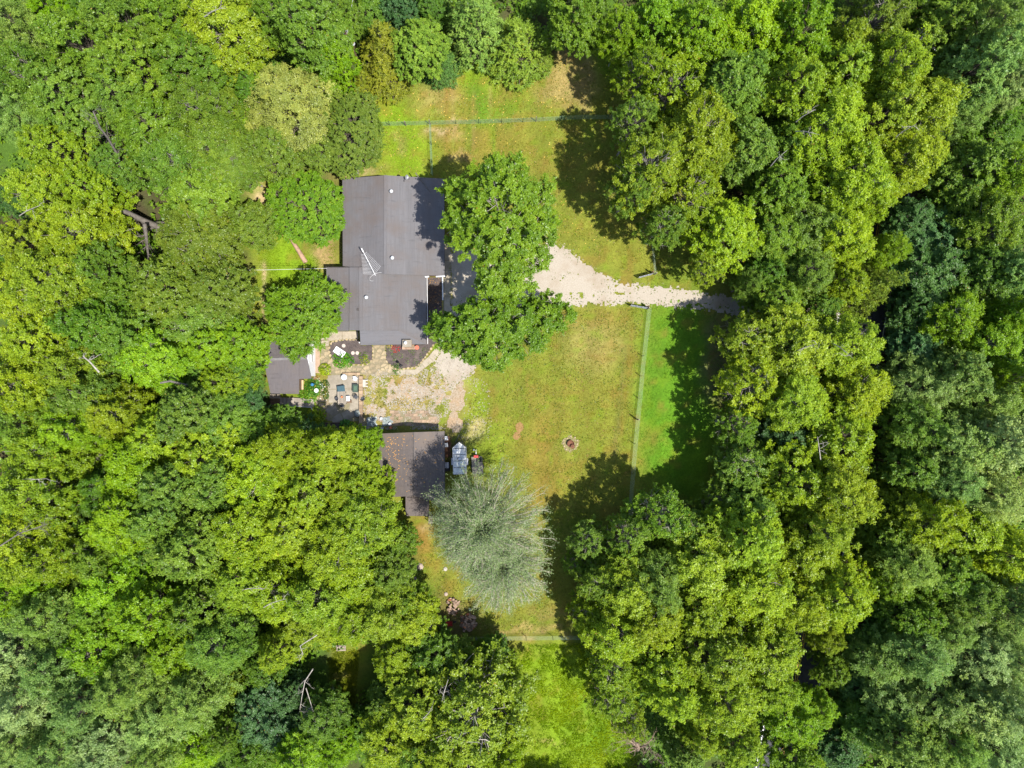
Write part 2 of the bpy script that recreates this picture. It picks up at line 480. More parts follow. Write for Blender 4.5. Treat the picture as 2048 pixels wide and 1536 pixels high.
def drive_mask(x, y):
    d = poly_dist(x, y, DRIVE) + (fbm(x, y, 1.6, 201) - 0.5) * 1.0 + (vnoise(x, y, 0.3, 205) - 0.5) * 0.9
    px = x * PXM + 1024; py = 768 - y * PXM
    weeds = (fbm(x, y, 0.5, 207) > 0.66) & ((np.hypot((px - 1125) / 40, (py - 553) / 9) < 1) | (np.hypot((px - 1245) / 45, (py - 580) / 10) < 1)
            | (np.hypot((px - 1150) / 45, (py - 592) / 7) < 1) | (np.hypot((px - 1301) / 6, (py - 588) / 14) < 1) | (np.hypot((px - 1380) / 80, (py - 606 - (px - 1380) * 0.12) / 5) < 1))
    return (d > 0) & ~weeds
tag(mask_sheet('driveway', drive_mask, bb(DRIVE), 0.014, M['gravel'], 0.15, relief=0.02), kind='structure')
def gy_mask(x, y):
    d = np.maximum(poly_dist(x, y, GYARD) - 0.3, poly_dist(x, y, TRACK) + 0.2)
    inside = d + (fbm(x, y, 1.5, 211) - 0.5) * 1.2 > 0
    n = fbm(x, y, 1.3, 221, 4)
    px = x * PXM + 1024; py = 768 - y * PXM
    dens = 0.385 + 0.16 * np.exp(-(((px - 850) / 60) ** 2 + ((py - 775) / 40) ** 2)) + 0.45 * np.exp(-((px - 914) / 13) ** 2) * (py > 745) + 0.13 * np.exp(-(((px - 757) / 18) ** 2 + ((py - 800) / 30) ** 2)) + 0.25 * np.exp(-(((px - 905) / 40) ** 2 + ((py - 735) / 22) ** 2))
    return inside & (n < dens) & ~((px > 780) & (px < 877) & (py > 819))
tag(mask_sheet('gravel_yard', gy_mask, bb(GYARD), 0.008, M['gravel_worn'], 0.13, relief=0.012, seed=9), kind='structure')

# public road under the trees on the east side
M['asphalt'] = pmat('asphalt', (0.055, 0.055, 0.06), (0.035, 0.035, 0.038), 6, 0.9, bump=0.01, c3=(0.075, 0.07, 0.065), s3=0.4)
M['road_yellow'] = pmat('road_paint_yellow', (0.55, 0.36, 0.04), (0.38, 0.25, 0.05), 5, 0.8)
M['road_white'] = pmat('road_paint_white', (0.72, 0.72, 0.7), (0.5, 0.5, 0.48), 5, 0.8)
def road_c(py): return 1614 - 0.182 * (py - 1240)
def road_strip(name, off0, off1, z, mat, parent=None):
    mb = MB()
    pys = list(range(-300, 1900, 60))
    vs = []
    for py in pys:
        for o in (off0, off1):
            x, y = W2(road_c(py), py)
            vs.append((x + o, y + o * -0.18, z))
    fs = [(2 * i, 2 * i + 2, 2 * i + 3, 2 * i + 1) for i in range(len(pys) - 1)]
    mb.add(vs, fs)
    return mb.build(name, mat, parent)
road = tag(road_strip('road', -3.4, 3.4, 0.02, M['asphalt']), kind='structure')
road_strip('centre_line', -0.20, -0.07, 0.025, M['road_yellow'], road)
road_strip('centre_line', 0.07, 0.20, 0.025, M['road_yellow'], road)
road_strip('edge_line', -3.15, -3.03, 0.025, M['road_white'], road)
road_strip('edge_line', 3.03, 3.15, 0.025, M['road_white'], road)

# ------------------------------------------------------------------ stone, concrete and mulch around the house
M['flag'] = pmat('sandstone_flag', (0.260, 0.205, 0.124), (0.186, 0.146, 0.087), 3.0, 0.9, bump=0.02, bscale=9, c3=(0.136, 0.118, 0.074), s3=1.2, obj_var=0.22)
M['concrete'] = pmat('concrete', (0.286, 0.245, 0.184), (0.224, 0.190, 0.139), 1.6, 0.9, bump=0.008, bscale=14, c3=(0.184, 0.153, 0.109), s3=0.9, obj_var=0.08)
M['concrete_grey'] = pmat('patio_concrete', (0.224, 0.194, 0.150), (0.170, 0.146, 0.112), 1.4, 0.9, bump=0.01, bscale=12, c3=(0.136, 0.116, 0.082), s3=0.6, obj_var=0.10)
M['edge_stone'] = pmat('edging_stone', (0.299, 0.240, 0.143), (0.208, 0.156, 0.085), 5, 0.9, bump=0.02, obj_var=0.25)
M['mulch'] = pmat('mulch', (0.085, 0.066, 0.060), (0.042, 0.033, 0.031), 9, 0.97, bump=0.07, bscale=16, c3=(0.11, 0.085, 0.072), s3=1.0)
M['brick'] = pmat('old_paver', (0.252, 0.175, 0.115), (0.175, 0.126, 0.084), 4, 0.92, bump=0.01, obj_var=0.25)
M['joint'] = pmat('joint_sand', (0.185, 0.155, 0.10), (0.13, 0.115, 0.06), 4, 0.95, bump=0.03)

def voronoi_cells(poly, step, seed, jitter=0.38, relax=0):
    r = random.Random(seed)
    x0, y0, x1, y1 = bb(poly, step)
    pts = []
    row = 0; y = y0
    while y < y1:
        x = x0 + (step / 2 if row % 2 else 0)
        while x < x1:
            pts.append((x + r.uniform(-jitter, jitter) * step, y + r.uniform(-jitter, jitter) * step)); x += step
        y += step * 0.87; row += 1
    cells = []
    for i, p in enumerate(pts):
        if poly_dist(np.array([p[0]]), np.array([p[1]]), poly)[0] < step * 0.12:
            continue
        cell = [(p[0] - 2 * step, p[1] - 2 * step), (p[0] + 2 * step, p[1] - 2 * step), (p[0] + 2 * step, p[1] + 2 * step), (p[0] - 2 * step, p[1] + 2 * step)]
        for j, q in enumerate(pts):
            if i == j or abs(q[0] - p[0]) > 2.6 * step or abs(q[1] - p[1]) > 2.6 * step: continue
            mx, my = (p[0] + q[0]) / 2, (p[1] + q[1]) / 2; nx_, ny_ = q[0] - p[0], q[1] - p[1]
            out = []
            for k in range(len(cell)):
                a, b_ = cell[k], cell[(k + 1) % len(cell)]
                da = (a[0] - mx) * nx_ + (a[1] - my) * ny_; db = (b_[0] - mx) * nx_ + (b_[1] - my) * ny_
                if da <= 0: out.append(a)
                if da * db < 0:
                    u = da / (da - db); out.append((a[0] + u * (b_[0] - a[0]), a[1] + u * (b_[1] - a[1])))
            cell = out
            if not cell: break
        if len(cell) >= 3: cells.append((p, cell))
    return cells

def stones(name, poly, step, z, thick, mat, parent, seed, gap=0.05, jitter=0.38):
    r = random.Random(seed + 1)
    for p, cell in voronoi_cells(poly, step, seed, jitter):
        cx = sum(a for a, _ in cell) / len(cell); cy = sum(b_ for _, b_ in cell) / len(cell)
        pl = []
        for a, b_ in cell:
            L = math.hypot(a - cx, b_ - cy) + 1e-6
            k = max(0.3, 1 - gap / L) * r.uniform(0.93, 1.0)
            pl.append(((a - cx) * k, (b_ - cy) * k))
        mb = MB(); tilt = (r.uniform(-.02, .02), r.uniform(-.02, .02)); hz = thick + r.uniform(-0.012, 0.012)
        mb.prism(pl, 0, lambda x, y: hz + x * tilt[0] + y * tilt[1])
        link(name, mb.mesh(name), mat, parent, (cx, cy, z))

def flat(name, poly, z0, z1, mat, parent=None, kind=None):
    o = MB().prism(list(poly), z0, z1).build(name, mat, parent)
    if kind: o['kind'] = kind
    return o

# stone path round the beds
PATH = PX([(641, 693), (659, 693), (660, 722), (668, 727), (704, 731), (730, 731), (746, 722), (746, 690), (771, 690), (771, 721), (777, 729), (793, 740), (795, 750), (662, 748), (650, 742), (641, 735)])
path = flat('stone_path', PATH, -0.05, 0.012, M['joint'], kind='structure')
stones('flagstone', PATH, 0.72, 0.0, 0.05, M['flag'], path, 3)
SHEDWALK = PX([(631, 693), (640, 693), (640, 746), (631, 746)])
flat('shed_walk', SHEDWALK, -0.05, 0.05, pmat('pink_concrete', (0.28, 0.195, 0.135), (0.22, 0.155, 0.105), 2, 0.9, bump=0.01), kind='structure')
# concrete walk along the north-west side of the beds
slab_walk = flat('slab_walk', PX([(641, 662), (717, 662), (717, 678), (660, 682), (658, 692), (641, 692)]), -0.05, 0.01, M['joint'], kind='structure')
for quad in ([(642, 663), (656, 663), (656, 677), (642, 680)], [(657, 663), (684, 663), (684, 679), (660, 682), (657, 680)], [(685, 663), (716.5, 663), (716.5, 677.5), (685, 679)], [(642, 682), (657.5, 681), (657.5, 685.5), (642, 686)], [(642, 687), (657.5, 686.5), (657.5, 691.5), (642, 692)]):
    flat('slab', PX(quad), 0.0, 0.055, M['concrete'], slab_walk)
# east walk, from the front door down to the gravel and round the bed
east_walk = flat('front_walk', PX([(888, 484), (901, 484), (902, 600), (897, 665), (885, 700), (868, 722), (832, 750), (794, 749), (794, 738), (830, 739), (857, 713), (875, 690), (886, 660)]), -0.05, 0.008, M['joint'], kind='structure')
for quad in ([(888.5, 485), (900.5, 485), (900.5, 520), (888.5, 520)], [(888.5, 521), (900.5, 521), (901, 556), (888.5, 556)], [(888.5, 557), (901, 557), (901, 592), (888.5, 592)], [(888.5, 593), (901, 593), (899, 628), (888.5, 628)],
             [(888.5, 629), (899, 629), (896.5, 662), (886, 661)], [(885.5, 662), (896, 663), (885.5, 699), (875.5, 691)], [(875, 692), (885, 700), (867.5, 721.5), (857.5, 713)], [(857, 713.5), (867, 722), (850, 735.5), (843, 726)], [(842.5, 726.5), (849.5, 736), (832, 749), (830, 739)], [(794.5, 738.5), (811, 738.8), (811, 748.5), (794.5, 748.5)], [(811.7, 738.8), (829.5, 739.3), (831.5, 749), (811.7, 748.5)]):
    flat('slab', PX(quad), 0.0, 0.05, M['concrete'], east_walk)
# mulch beds
BED_W = PX([(661, 684), (690, 680), (718, 680), (722, 691), (745, 692), (745, 719), (730, 729), (712, 729), (702, 728), (664, 721), (658.5, 701)])
BED_E = PX([(772, 690), (868, 687), (856, 706), (835, 732), (812, 736), (795, 738), (777, 727), (772, 718)])
BED_N = PX([(850, 555), (884.5, 555), (884.5, 660), (874, 688), (853, 690)])
tag(mask_sheet('mulch_bed', lambda x, y: poly_dist(x, y, BED_W) > 0, bb(BED_W), 0.03, M['mulch'], 0.13, relief=0.10, seed=31), kind='structure')
tag(mask_sheet('mulch_bed', lambda x, y: poly_dist(x, y, BED_E) > 0, bb(BED_E), 0.03, M['mulch'], 0.13, relief=0.10, seed=32), kind='structure')
tag(mask_sheet('mulch_bed', lambda x, y: poly_dist(x, y, BED_N) > 0, bb(BED_N), 0.03, M['mulch'], 0.13, relief=0.08, seed=33), kind='structure')
def edging(pts, step, seed, label):
    r = random.Random(seed)
    root = tag(thing('bed_edging', label, 'edging'), None)
    for (a, b_) in zip(pts[:-1], pts[1:]):
        A = Vector(W(*a)); B = Vector(W(*b_)); L = (B - A).length
        n = max(1, int(L / step))
        for k in range(n):
            p = A.lerp(B, (k + 0.5) / n)
            w, d, h = step * r.uniform(0.6, 0.95), r.uniform(0.2, 0.34), r.uniform(0.10, 0.17)
            pl = []
            for q in range(6):
                an = q / 6 * 2 * math.pi + r.uniform(-.25, .25)
                pl.append((math.cos(an) * w * 0.56, math.sin(an) * d * 0.56))
            mb = MB(); mb.prism(pl, 0, h)
            link('edge_stone', mb.mesh('edge_stone'), M['edge_stone'], root, (p.x + r.uniform(-.05, .05), p.y + r.uniform(-.05, .05), 0.0), math.atan2(B.y - A.y, B.x - A.x) + r.uniform(-.2, .2))
edging([(717, 679), (690, 679), (663, 683), (658, 700), (664, 722), (702, 729), (713, 730), (731, 730), (746, 720), (746, 693)], 0.42, 41, 'row of rough tan stones edging the mulch bed that holds the white panel')
edging([(772, 718), (777, 728), (795, 739), (813, 737), (836, 733), (857, 706), (868, 689)], 0.42, 42, 'curved row of tan stones edging the mulch bed below the chimney')

# patio: broken concrete slabs behind a low stone wall
PATIO = PX([(663, 748), (684, 748), (718, 750), (718, 842), (655, 842), (650, 812), (655, 780), (652, 760)])
patio = flat('patio', PATIO, -0.05, 0.006, M['joint'], kind='structure')
for quad in ([(656, 751), (683.5, 750), (684, 777), (656.5, 779)], [(684.5, 752), (718, 752.5), (718, 778), (685, 777)], [(657, 780), (685, 778), (686, 806), (658, 805)], [(686, 778), (718, 779), (718, 807), (687, 806)]):
    flat('patio_slab', PX(quad), 0.0, 0.035, M['concrete_grey'], patio)
stones('patio_slab', PX([(656, 806), (718, 808), (719, 845), (652, 845), (645, 815)]), 1.7, 0.0, 0.04, M['concrete_grey'], patio, 12, 0.045, 0.34)
stones('patio_slab', PX([(632, 790), (655, 792), (656, 842), (640, 830), (628, 812)]), 0.9, 0.0, 0.03, M['flag'], patio, 14, 0.05)
M['wall_stone'] = pmat('wall_stone', (0.270, 0.188, 0.116), (0.188, 0.135, 0.086), 3, 0.92, bump=0.03, obj_var=0.25)
def low_wall(a, b_, w, h, n, label, seed):
    r = random.Random(seed)
    A = Vector(W(*a)); B = Vector(W(*b_))
    root = thing('low_wall', label, 'wall')
    ang = math.atan2(B.y - A.y, B.x - A.x); L = (B - A).length
    for k in range(n):
        for row in range(2):
            p = A.lerp(B, (k + 0.5 + (0.18 if row else -0.0)) / (n + 0.2))
            mb = MB().box((0, 0, h / 4), (L / n * r.uniform(0.9, 0.97), w * r.uniform(0.88, 1.0), h / 2 - 0.006))
            link('stone', mb.mesh('stone'), M['wall_stone'], root, (p.x, p.y, row * h / 2), ang + r.uniform(-.02, .02))
low_wall((723, 751), (723, 846), 0.52, 0.42, 13, 'long low stone wall along the right side of the patio', 3)
low_wall((685, 748), (721, 748), 0.40, 0.34, 6, 'short low stone wall along the top end of the patio, above white chairs', 4)
low_wall((721, 845), (722, 862), 0.45, 0.35, 2, 'stub of low stone wall at the lower right patio corner', 5)
# old brick paving in front of the garage
paving = mask_sheet('brick_paving', lambda x, y: (poly_dist(x, y, PX([(781, 820), (876, 820), (876, 852), (781, 850)])) + (fbm(x, y, 1, 301) - .5) * .6 > 0), bb(PX([(781, 820), (876, 852)])), 0.012, M['joint'], 0.15, seed=44)
r = random.Random(77)
bm_ = MB().box((0, 0, 0.03), (0.56, 0.40, 0.06)).mesh('paver')
for j in range(5):
    for i in range(11):
        if r.random() < 0.14 or (j == 0 and r.random() < .3): continue
        x, y = W2(784 + i * 8.6 + (4 if j % 2 else 0), 824 + j * 6.1)
        if r.random() < 0.1: continue
        link('paver', bm_, M['brick'], paving, (x, y, r.uniform(-0.025, 0.0)), r.uniform(-.05, .05))
# two squares of blue-grey chippings
M['chips'] = pmat('grey_chippings', (0.23, 0.26, 0.25), (0.09, 0.105, 0.105), 8, 0.9, bump=0.06, bscale=12)
for quad, lab in (([(735, 836), (753, 835), (754, 851), (733, 853)], 0), ([(765, 835), (784, 832), (785, 849), (766, 852)], 1)):
    P_ = PX(quad)
    mask_sheet('chippings_bed', lambda x, y, P_=P_: poly_dist(x, y, P_) + (vnoise(x, y, .4, 55) - .5) * .3 > 0, bb(P_), 0.02, M['chips'], 0.12, relief=0.06, seed=50 + lab)
# ------------------------------------------------------------------ buildings
def roof_mat(name, c1, c2, c3, streak=(1.0, 0.06, 1.0)):
    c1, c2, c3 = [tuple(v * 0.86 for v in q) for q in (c1, c2, c3)]
    m, t, b = new_mat(name)
    f = contrast(t, noise(t, 5.0, 5, 0.7, streak), 0.3, 0.7)
    col = ramp_mix(t, f, c1, c2)
    f3 = contrast(t, noise(t, 0.35, 4, 0.6), 0.42, 0.68)
    col = ramp_mix(t, f3, col, c3)
    f4 = contrast(t, noise(t, 1.3, 6, 0.7, (0.35, 2.2, 1)), 0.56, 0.76)
    col = ramp_mix(t, f4, col, tuple(x * 0.6 for x in c1))
    oi = nd(t, 'ShaderNodeObjectInfo'); hs = nd(t, 'ShaderNodeHueSaturation'); mr = nd(t, 'ShaderNodeMapRange')
    mr.inputs[3].default_value = 0.97; mr.inputs[4].default_value = 1.03
    t.links.new(oi.outputs['Random'], mr.inputs[0]); t.links.new(mr.outputs[0], hs.inputs['Value']); t.links.new(col, hs.inputs['Color'])
    t.links.new(hs.outputs[0], b.inputs['Base Color'])
    b.inputs['Roughness'].default_value = 0.7; b.inputs['Specular IOR Level'].default_value = 0.22
    bn = nd(t, 'ShaderNodeBump'); bn.inputs['Distance'].default_value = 0.015
    t.links.new(noise(t, 7.0, 4, 0.6, streak), bn.inputs['Height']); t.links.new(bn.outputs[0], b.inputs['Normal'])
    return m
M['roof'] = roof_mat('grey_rolled_roofing', (0.100, 0.094, 0.096), (0.076, 0.072, 0.073), (0.086, 0.072, 0.066))
M['roof_ew'] = roof_mat('grey_porch_roofing', (0.100, 0.098, 0.105), (0.082, 0.080, 0.086), (0.092, 0.086, 0.088), (0.06, 1.0, 1.0))
M['roof_brown'] = roof_mat('brown_grey_ribbed_roofing', (0.088, 0.073, 0.066), (0.064, 0.053, 0.049), (0.098, 0.074, 0.058))
M['roof_shed'] = roof_mat('shed_roofing', (0.088, 0.078, 0.080), (0.068, 0.060, 0.062), (0.084, 0.070, 0.066))
M['siding'] = pmat('brown_siding', (0.16, 0.10, 0.06), (0.10, 0.065, 0.04), 3, 0.85, stretch=(1, 1, 6))
M['trim_dark'] = pmat('dark_trim', (0.055, 0.045, 0.04), (0.035, 0.03, 0.028), 4, 0.7)
M['white'] = pmat('white_paint', (0.62, 0.62, 0.62), (0.5, 0.5, 0.5), 3, 0.55)
M['white_plastic'] = pmat('white_plastic', (0.40, 0.41, 0.42), None, rough=0.4, spec=0.5)
M['glass'] = pmat('window_glass', (0.05, 0.06, 0.07), None, rough=0.06, spec=0.8)
M['metal'] = pmat('galvanised_metal', (0.45, 0.46, 0.48), (0.33, 0.34, 0.36), 4, 0.4, metal=0.7)
M['alu'] = pmat('bright_aluminium', (0.5, 0.49, 0.48), None, rough=0.5, metal=0.2)
M['dark'] = pmat('black_metal', (0.018, 0.018, 0.02), None, rough=0.5)
M['rust'] = pmat('rusty_iron', (0.16, 0.065, 0.03), (0.07, 0.03, 0.018), 8, 0.85, bump=0.01)
M['wood_grey'] = pmat('weathered_wood', (0.24, 0.20, 0.155), (0.15, 0.125, 0.10), 3, 0.9, stretch=(8, 1, 1), bump=0.006, obj_var=0.2)
M['wood_grey_y'] = pmat('weathered_deck', (0.24, 0.205, 0.16), (0.14, 0.12, 0.10), 3, 0.9, stretch=(1, 8, 1), bump=0.006, obj_var=0.22)
M['wood_brown'] = pmat('brown_stained_wood', (0.13, 0.08, 0.045), (0.08, 0.05, 0.03), 3, 0.85)
M['red'] = pmat('red_paint', (0.42, 0.03, 0.025), (0.30, 0.02, 0.02), 4, 0.5)
M['rubber'] = pmat('rubber', (0.02, 0.02, 0.021), None, rough=0.8)
M['brickwork'] = pmat('chimney_brick', (0.30, 0.20, 0.14), (0.20, 0.14, 0.10), 6, 0.9, bump=0.01, obj_var=0.2)

def sheets(parent, name, a, b_, c_, d, n, mat, thick=0.10, z_off=0.0):
    """roof slope a-b (top edge line) to d-c: n strips laid side by side, each a piece"""
    a, b_, c_, d = map(Vector, (a, b_, c_, d))
    for k in range(n):
        u0, u1 = k / n, (k + 1) / n
        P0, P1 = a.lerp(b_, u0), a.lerp(b_, u1); Q0, Q1 = d.lerp(c_, u0), d.lerp(c_, u1)
        up = Vector((0, 0, z_off + (0.005 if k % 2 else 0.0)))
        top = [P0 + up, P1 + up, Q1 + up, Q0 + up]
        dn = Vector((0, 0, -thick))
        vs = top + [p + dn for p in top]
        n_ = (top[1] - top[0]).cross(top[3] - top[0])
        fs = [(0, 1, 2, 3), (7, 6, 5, 4), (0, 4, 5, 1), (1, 5, 6, 2), (2, 6, 7, 3), (3, 7, 4, 0)]
        if n_.z < 0: fs = [tuple(reversed(f_)) for f_ in fs]
        MB().add(vs, fs).build(name, mat, parent)

def part_at(name, parent, loc=None):
    """an Empty part that groups pieces"""
    o = bpy.data.objects.new(name, None); COL.objects.link(o); o.parent = parent
    return o

def window_on(parent, p, normal, w, h, z):
    """framed window standing 3 cm proud of a wall; p = (x,y) centre on the wall face, normal = unit (x,y)"""
    tx, ty = -normal[1], normal[0]
    fr = MB(); ang = math.atan2(ty, tx)
    for s in (-1, 1):
        fr.box((p[0] + tx * s * w / 2 + normal[0] * .02, p[1] + ty * s * w / 2 + normal[1] * .02, z), (0.07, 0.08, h + 0.07), ang)
        fr.box((p[0] + normal[0] * .02, p[1] + normal[1] * .02, z + s * h / 2), (w - 0.07, 0.08, 0.07), ang)
    f_ = fr.build('window', M['white'], parent)
    MB().box((p[0] + normal[0] * .012, p[1] + normal[1] * .012, z), (w - 0.08, 0.03, h - 0.08), ang).build('pane', M['glass'], f_)

# ---- the house
hx, hy, _ = W(770, 520)
house = thing('house', 'long low house with grey gabled roofs, white round roof vents and a lattice aerial', 'house', (hx, hy, 0))
zA, rA = 2.75, 4.1
A = dict(nw=W(685, 357, zA), nr=W(771, 350.5, rA), ne=W(888, 357.5, zA), sw=W(686, 532, zA), sr=W(771, 547, rA), se=W(889, 551.5, zA))
roofA = part_at('roof', house)
sheets(roofA, 'roofing_sheet', A['nw'], A['nr'], (A['sr'][0], A['se'][1], rA), A['sw'], 6, M['roof'])
sheets(roofA, 'roofing_sheet', A['nr'], A['ne'], A['se'], (A['sr'][0], A['se'][1], rA), 8, M['roof'])
MB().bar((A['nr'][0], A['nr'][1], rA + 0.02), (A['sr'][0], A['se'][1], rA + 0.02), 0.42, 0.05).build('ridge_cap', M['roof'], roofA)
MB().bar((A['nw'][0] - .02, A['nw'][1], zA - .12), (A['sw'][0] - .02, A['sw'][1], zA - .12), 0.04, 0.2).build('fascia', M['trim_dark'], roofA)
MB().bar((A['ne'][0] + .02, A['ne'][1], zA - .12), (A['se'][0] + .02, A['se'][1], zA - .12), 0.04, 0.2).build('fascia', M['trim_dark'], roofA)
wl = [(A['nw'][0] + .45, A['nw'][1] - .5), (A['nr'][0], A['nr'][1] - .5), (A['ne'][0] - .45, A['ne'][1] - .5), (A['se'][0] - .45, A['se'][1] + .3), (A['sr'][0], A['se'][1] + .3), (A['sr'][0] - .2, A['sw'][1] + .3), (A['sw'][0] + .45, A['sw'][1] + .3)]
def zroofA(x, y):
    xr = A['nr'][0]
    return (rA - (x - xr) / (A['ne'][0] - xr) * (rA - zA) if x > xr else rA - (xr - x) / (xr - A['nw'][0]) * (rA - zA)) - 0.16
MB().prism(wl, -0.1, zroofA).build('wall', M['siding'], house)

zB, rB = 2.72, 3.62
y0B = 534.5
B = dict(rn=W(722, y0B, rB), rs=W(722, 660.5, rB), en=W(850, 552, zB), hs=W(797, 660.5, 3.09), es=W(853, 688, zB - .12))
roofB = part_at('roof', house)
bw0 = W(698.5, y0B, 3.38); bw1 = W(698.5, 661, 3.38)
sheets(roofB, 'roofing_sheet', bw0, B['rn'], B['rs'], bw1, 2, M['roof'])
# east slope with the hip corner
xr, yn, ys = B['rn'][0], B['rn'][1], B['rs'][1]
xe = B['es'][0]
slope = (rB - zB) / (W(850, 600, zB)[0] - xr)
zs = lambda x, y=0: rB - (x - xr) * slope
NS = 9
for k in range(NS):
    xa = xr + (xe - xr) * k / NS; xb = xr + (xe - xr) * (k + 1) / NS
    def ys_at(x):
        hx_ = B['hs'][0]
        return ys if x <= hx_ else ys + (B['es'][1] - ys) * (x - hx_) / (xe - hx_)
    def yn_at(x): return yn
    pl = [(xa, yn_at((xa + xb) / 2)), (xb, yn_at((xa + xb) / 2)), (xb, ys_at(xb)), (xa, ys_at(xa))]
    o_ = 0.005 if k % 2 else 0
    MB().prism(pl, lambda x, y: zs(x) - 0.1 + o_, lambda x, y: zs(x) + o_).build('roofing_sheet', M['roof'], roofB)
MB().bar((xr, yn, rB + .02), (xr, ys, rB + .02), 0.5, 0.05).build('ridge_cap', M['roof'], roofB)
# porch slope facing the beds
pw0 = W(719.5, 660.5, 3.09); pe0 = B['hs']; pw1 = W(721, 690, 2.56); pe1 = B['es']
NP = 4
for k in range(NP):
    u0, u1 = k / NP, (k + 1) / NP
    q = [Vector(pw0).lerp(Vector(pw1), u0), Vector(pe0).lerp(Vector(pe1), u0), Vector(pe0).lerp(Vector(pe1), u1), Vector(pw0).lerp(Vector(pw1), u1)]
    up = Vector((0, 0, 0.008 * (k % 2)))
    q = [p + up for p in q]
    MB().add(q + [p - Vector((0, 0, .1)) for p in q], [(3, 2, 1, 0), (4, 5, 6, 7), (1, 5, 4, 0), (2, 6, 5, 1), (3, 7, 6, 2), (0, 4, 7, 3)]).build('roofing_sheet', M['roof_ew'], roofB)
MB().bar(Vector(pe0) + Vector((0, 0, .02)), Vector(pe1) + Vector((0, 0, .02)), 0.16, 0.03).build('hip_cap', M['roof'], roofB)
# lower strip roof on the west
roofC = part_at('roof', house)
sheets(roofC, 'roofing_sheet', W(652.5, 535, 2.72), W(698, 535, 3.22), W(698, 661.5, 3.22), W(655, 661.5, 2.72), 4, M['roof'])
MB().bar(W(652.5, 534.3, 2.66), W(698, 534.3, 3.14), 0.04, 0.18).build('fascia', M['trim_dark'], roofC)
MB().bar(W(655, 662.4, 2.62), W(697.5, 662.4, 3.1), 0.04, 0.16).build('fascia', M['trim_dark'], roofC)
MB().bar(Vector(pw1) + Vector((0, -.03, -.1)), Vector(pe1) + Vector((0, -.03, -.1)), 0.04, 0.16).build('fascia', M['trim_dark'], roofB)
# walls under those roofs
def wall_box(px0, py0, px1, py1, h, inset=0.4, m='siding'):
    x0, y0 = W2(px0, py1, h); x1, y1 = W2(px1, py0, h)
    MB().box(((x0 + x1) / 2, (y0 + y1) / 2, h / 2 - .05), (x1 - x0 - 2 * inset, y1 - y0 - 2 * inset, h - 0.1)).build('wall', M[m], house)
wall_box(698, 536, 850, 652, 2.62)
wall_box(655, 537, 705, 660, 2.55)
MB().box((W(722, 687)[0] + .3, W(722, 689, 2.4)[1] + 0.25, 1.18), (0.14, 0.14, 2.36)).build('porch_post', M['white'], house)
MB().box((W(770, 687)[0], W(770, 689, 2.4)[1] + 0.25, 1.18), (0.14, 0.14, 2.36)).build('porch_post', M['white'], house)
MB().box((W(846, 687, 2.4)[0], W(770, 689, 2.4)[1] + 0.25, 1.18), (0.14, 0.14, 2.36)).build('porch_post', M['white'], house)
for py in (395, 450, 500):
    window_on(house, (A['ne'][0] - .45, W(0, py)[1]), (1, 0), 1.4, 1.1, 1.5)
    window_on(house, (A['nw'][0] + .45, W(0, py)[1]), (-1, 0), 1.2, 1.0, 1.5)
for py in (580, 625):
    window_on(house, (W(850, 0, 2.62)[0] - .4, W(0, py)[1]), (1, 0), 1.3, 1.1, 1.5)
# white gutter pieces over the side bed
MB().bar(W(850, 553.6, 2.9), W(858, 553.2, 2.9), 0.16, 0.1).build('gutter', M['white'], house)
MB().bar(W(872, 553.3, 2.9), W(890, 552.4, 2.9), 0.14, 0.1).build('gutter', M['white'], house)
gl = MB(); gl.bar(W(885.3, 554.5, .25), W(885.8, 600, .25), 0.14, 0.5); gl.build('bed_kerb', M['white'], house)
dk = MB(); dk.bar(W(854.2, 555, 2.5), W(855.5, 688, 2.4), 0.07, 0.08); dk.build('gutter', M['alu'], house)
# roof vents
def roof_vent(px, py, z):
    x, y, _ = W(px, py, z)
    v = MB().lathe((x, y, z - 0.18), [(0.10, 0), (0.10, 0.20), (0.20, 0.26), (0.24, 0.36), (0.20, 0.46), (0.08, 0.50)], 14).build('roof_vent', M['white_plastic'], house, smooth=True)
roof_vent(783, 383, 4.3); roof_vent(785, 516, 4.3); roof_vent(733, 595, 3.85)
MB().box(W(716, 619, 3.62), (0.26, 0.28, 0.14)).build('small_vent', M['trim_dark'], house)
# chimney with white pot and brick shoulder
cx0, cy0 = W2(814, 687, 3.0)
ch = part_at('chimney', house)
r = random.Random(5)
for row in range(21):
    n_ = 3
    for k in range(n_):
        MB().box((cx0 - 0.36 + k * 0.36 + (0.05 if row % 2 else 0), cy0, 0.08 + row * 0.155), (0.345, 0.88 - 0.02 * (row % 2), 0.145)).build('stone', M['wall_stone'], ch)
MB().lathe((cx0 - .1, cy0 + .06, 3.28), [(0.17, 0), (0.17, 0.32), (0.22, 0.36), (0.22, 0.42), (0.1, 0.46)], 14).build('flue_pot', M['white_plastic'], ch, smooth=True)
MB().box((cx0 + .04, cy0, 3.30), (1.16, 0.92, 0.05)).build('chimney_cap', M['concrete_grey'], ch)
bs = part_at('hearth_base', house)
for k in range(8):
    MB().box((*W2(806.5 + k * 3.2, 696, 0.3), 0.33), (0.20, 0.42, 0.66)).build('brick', M['brickwork'], bs)
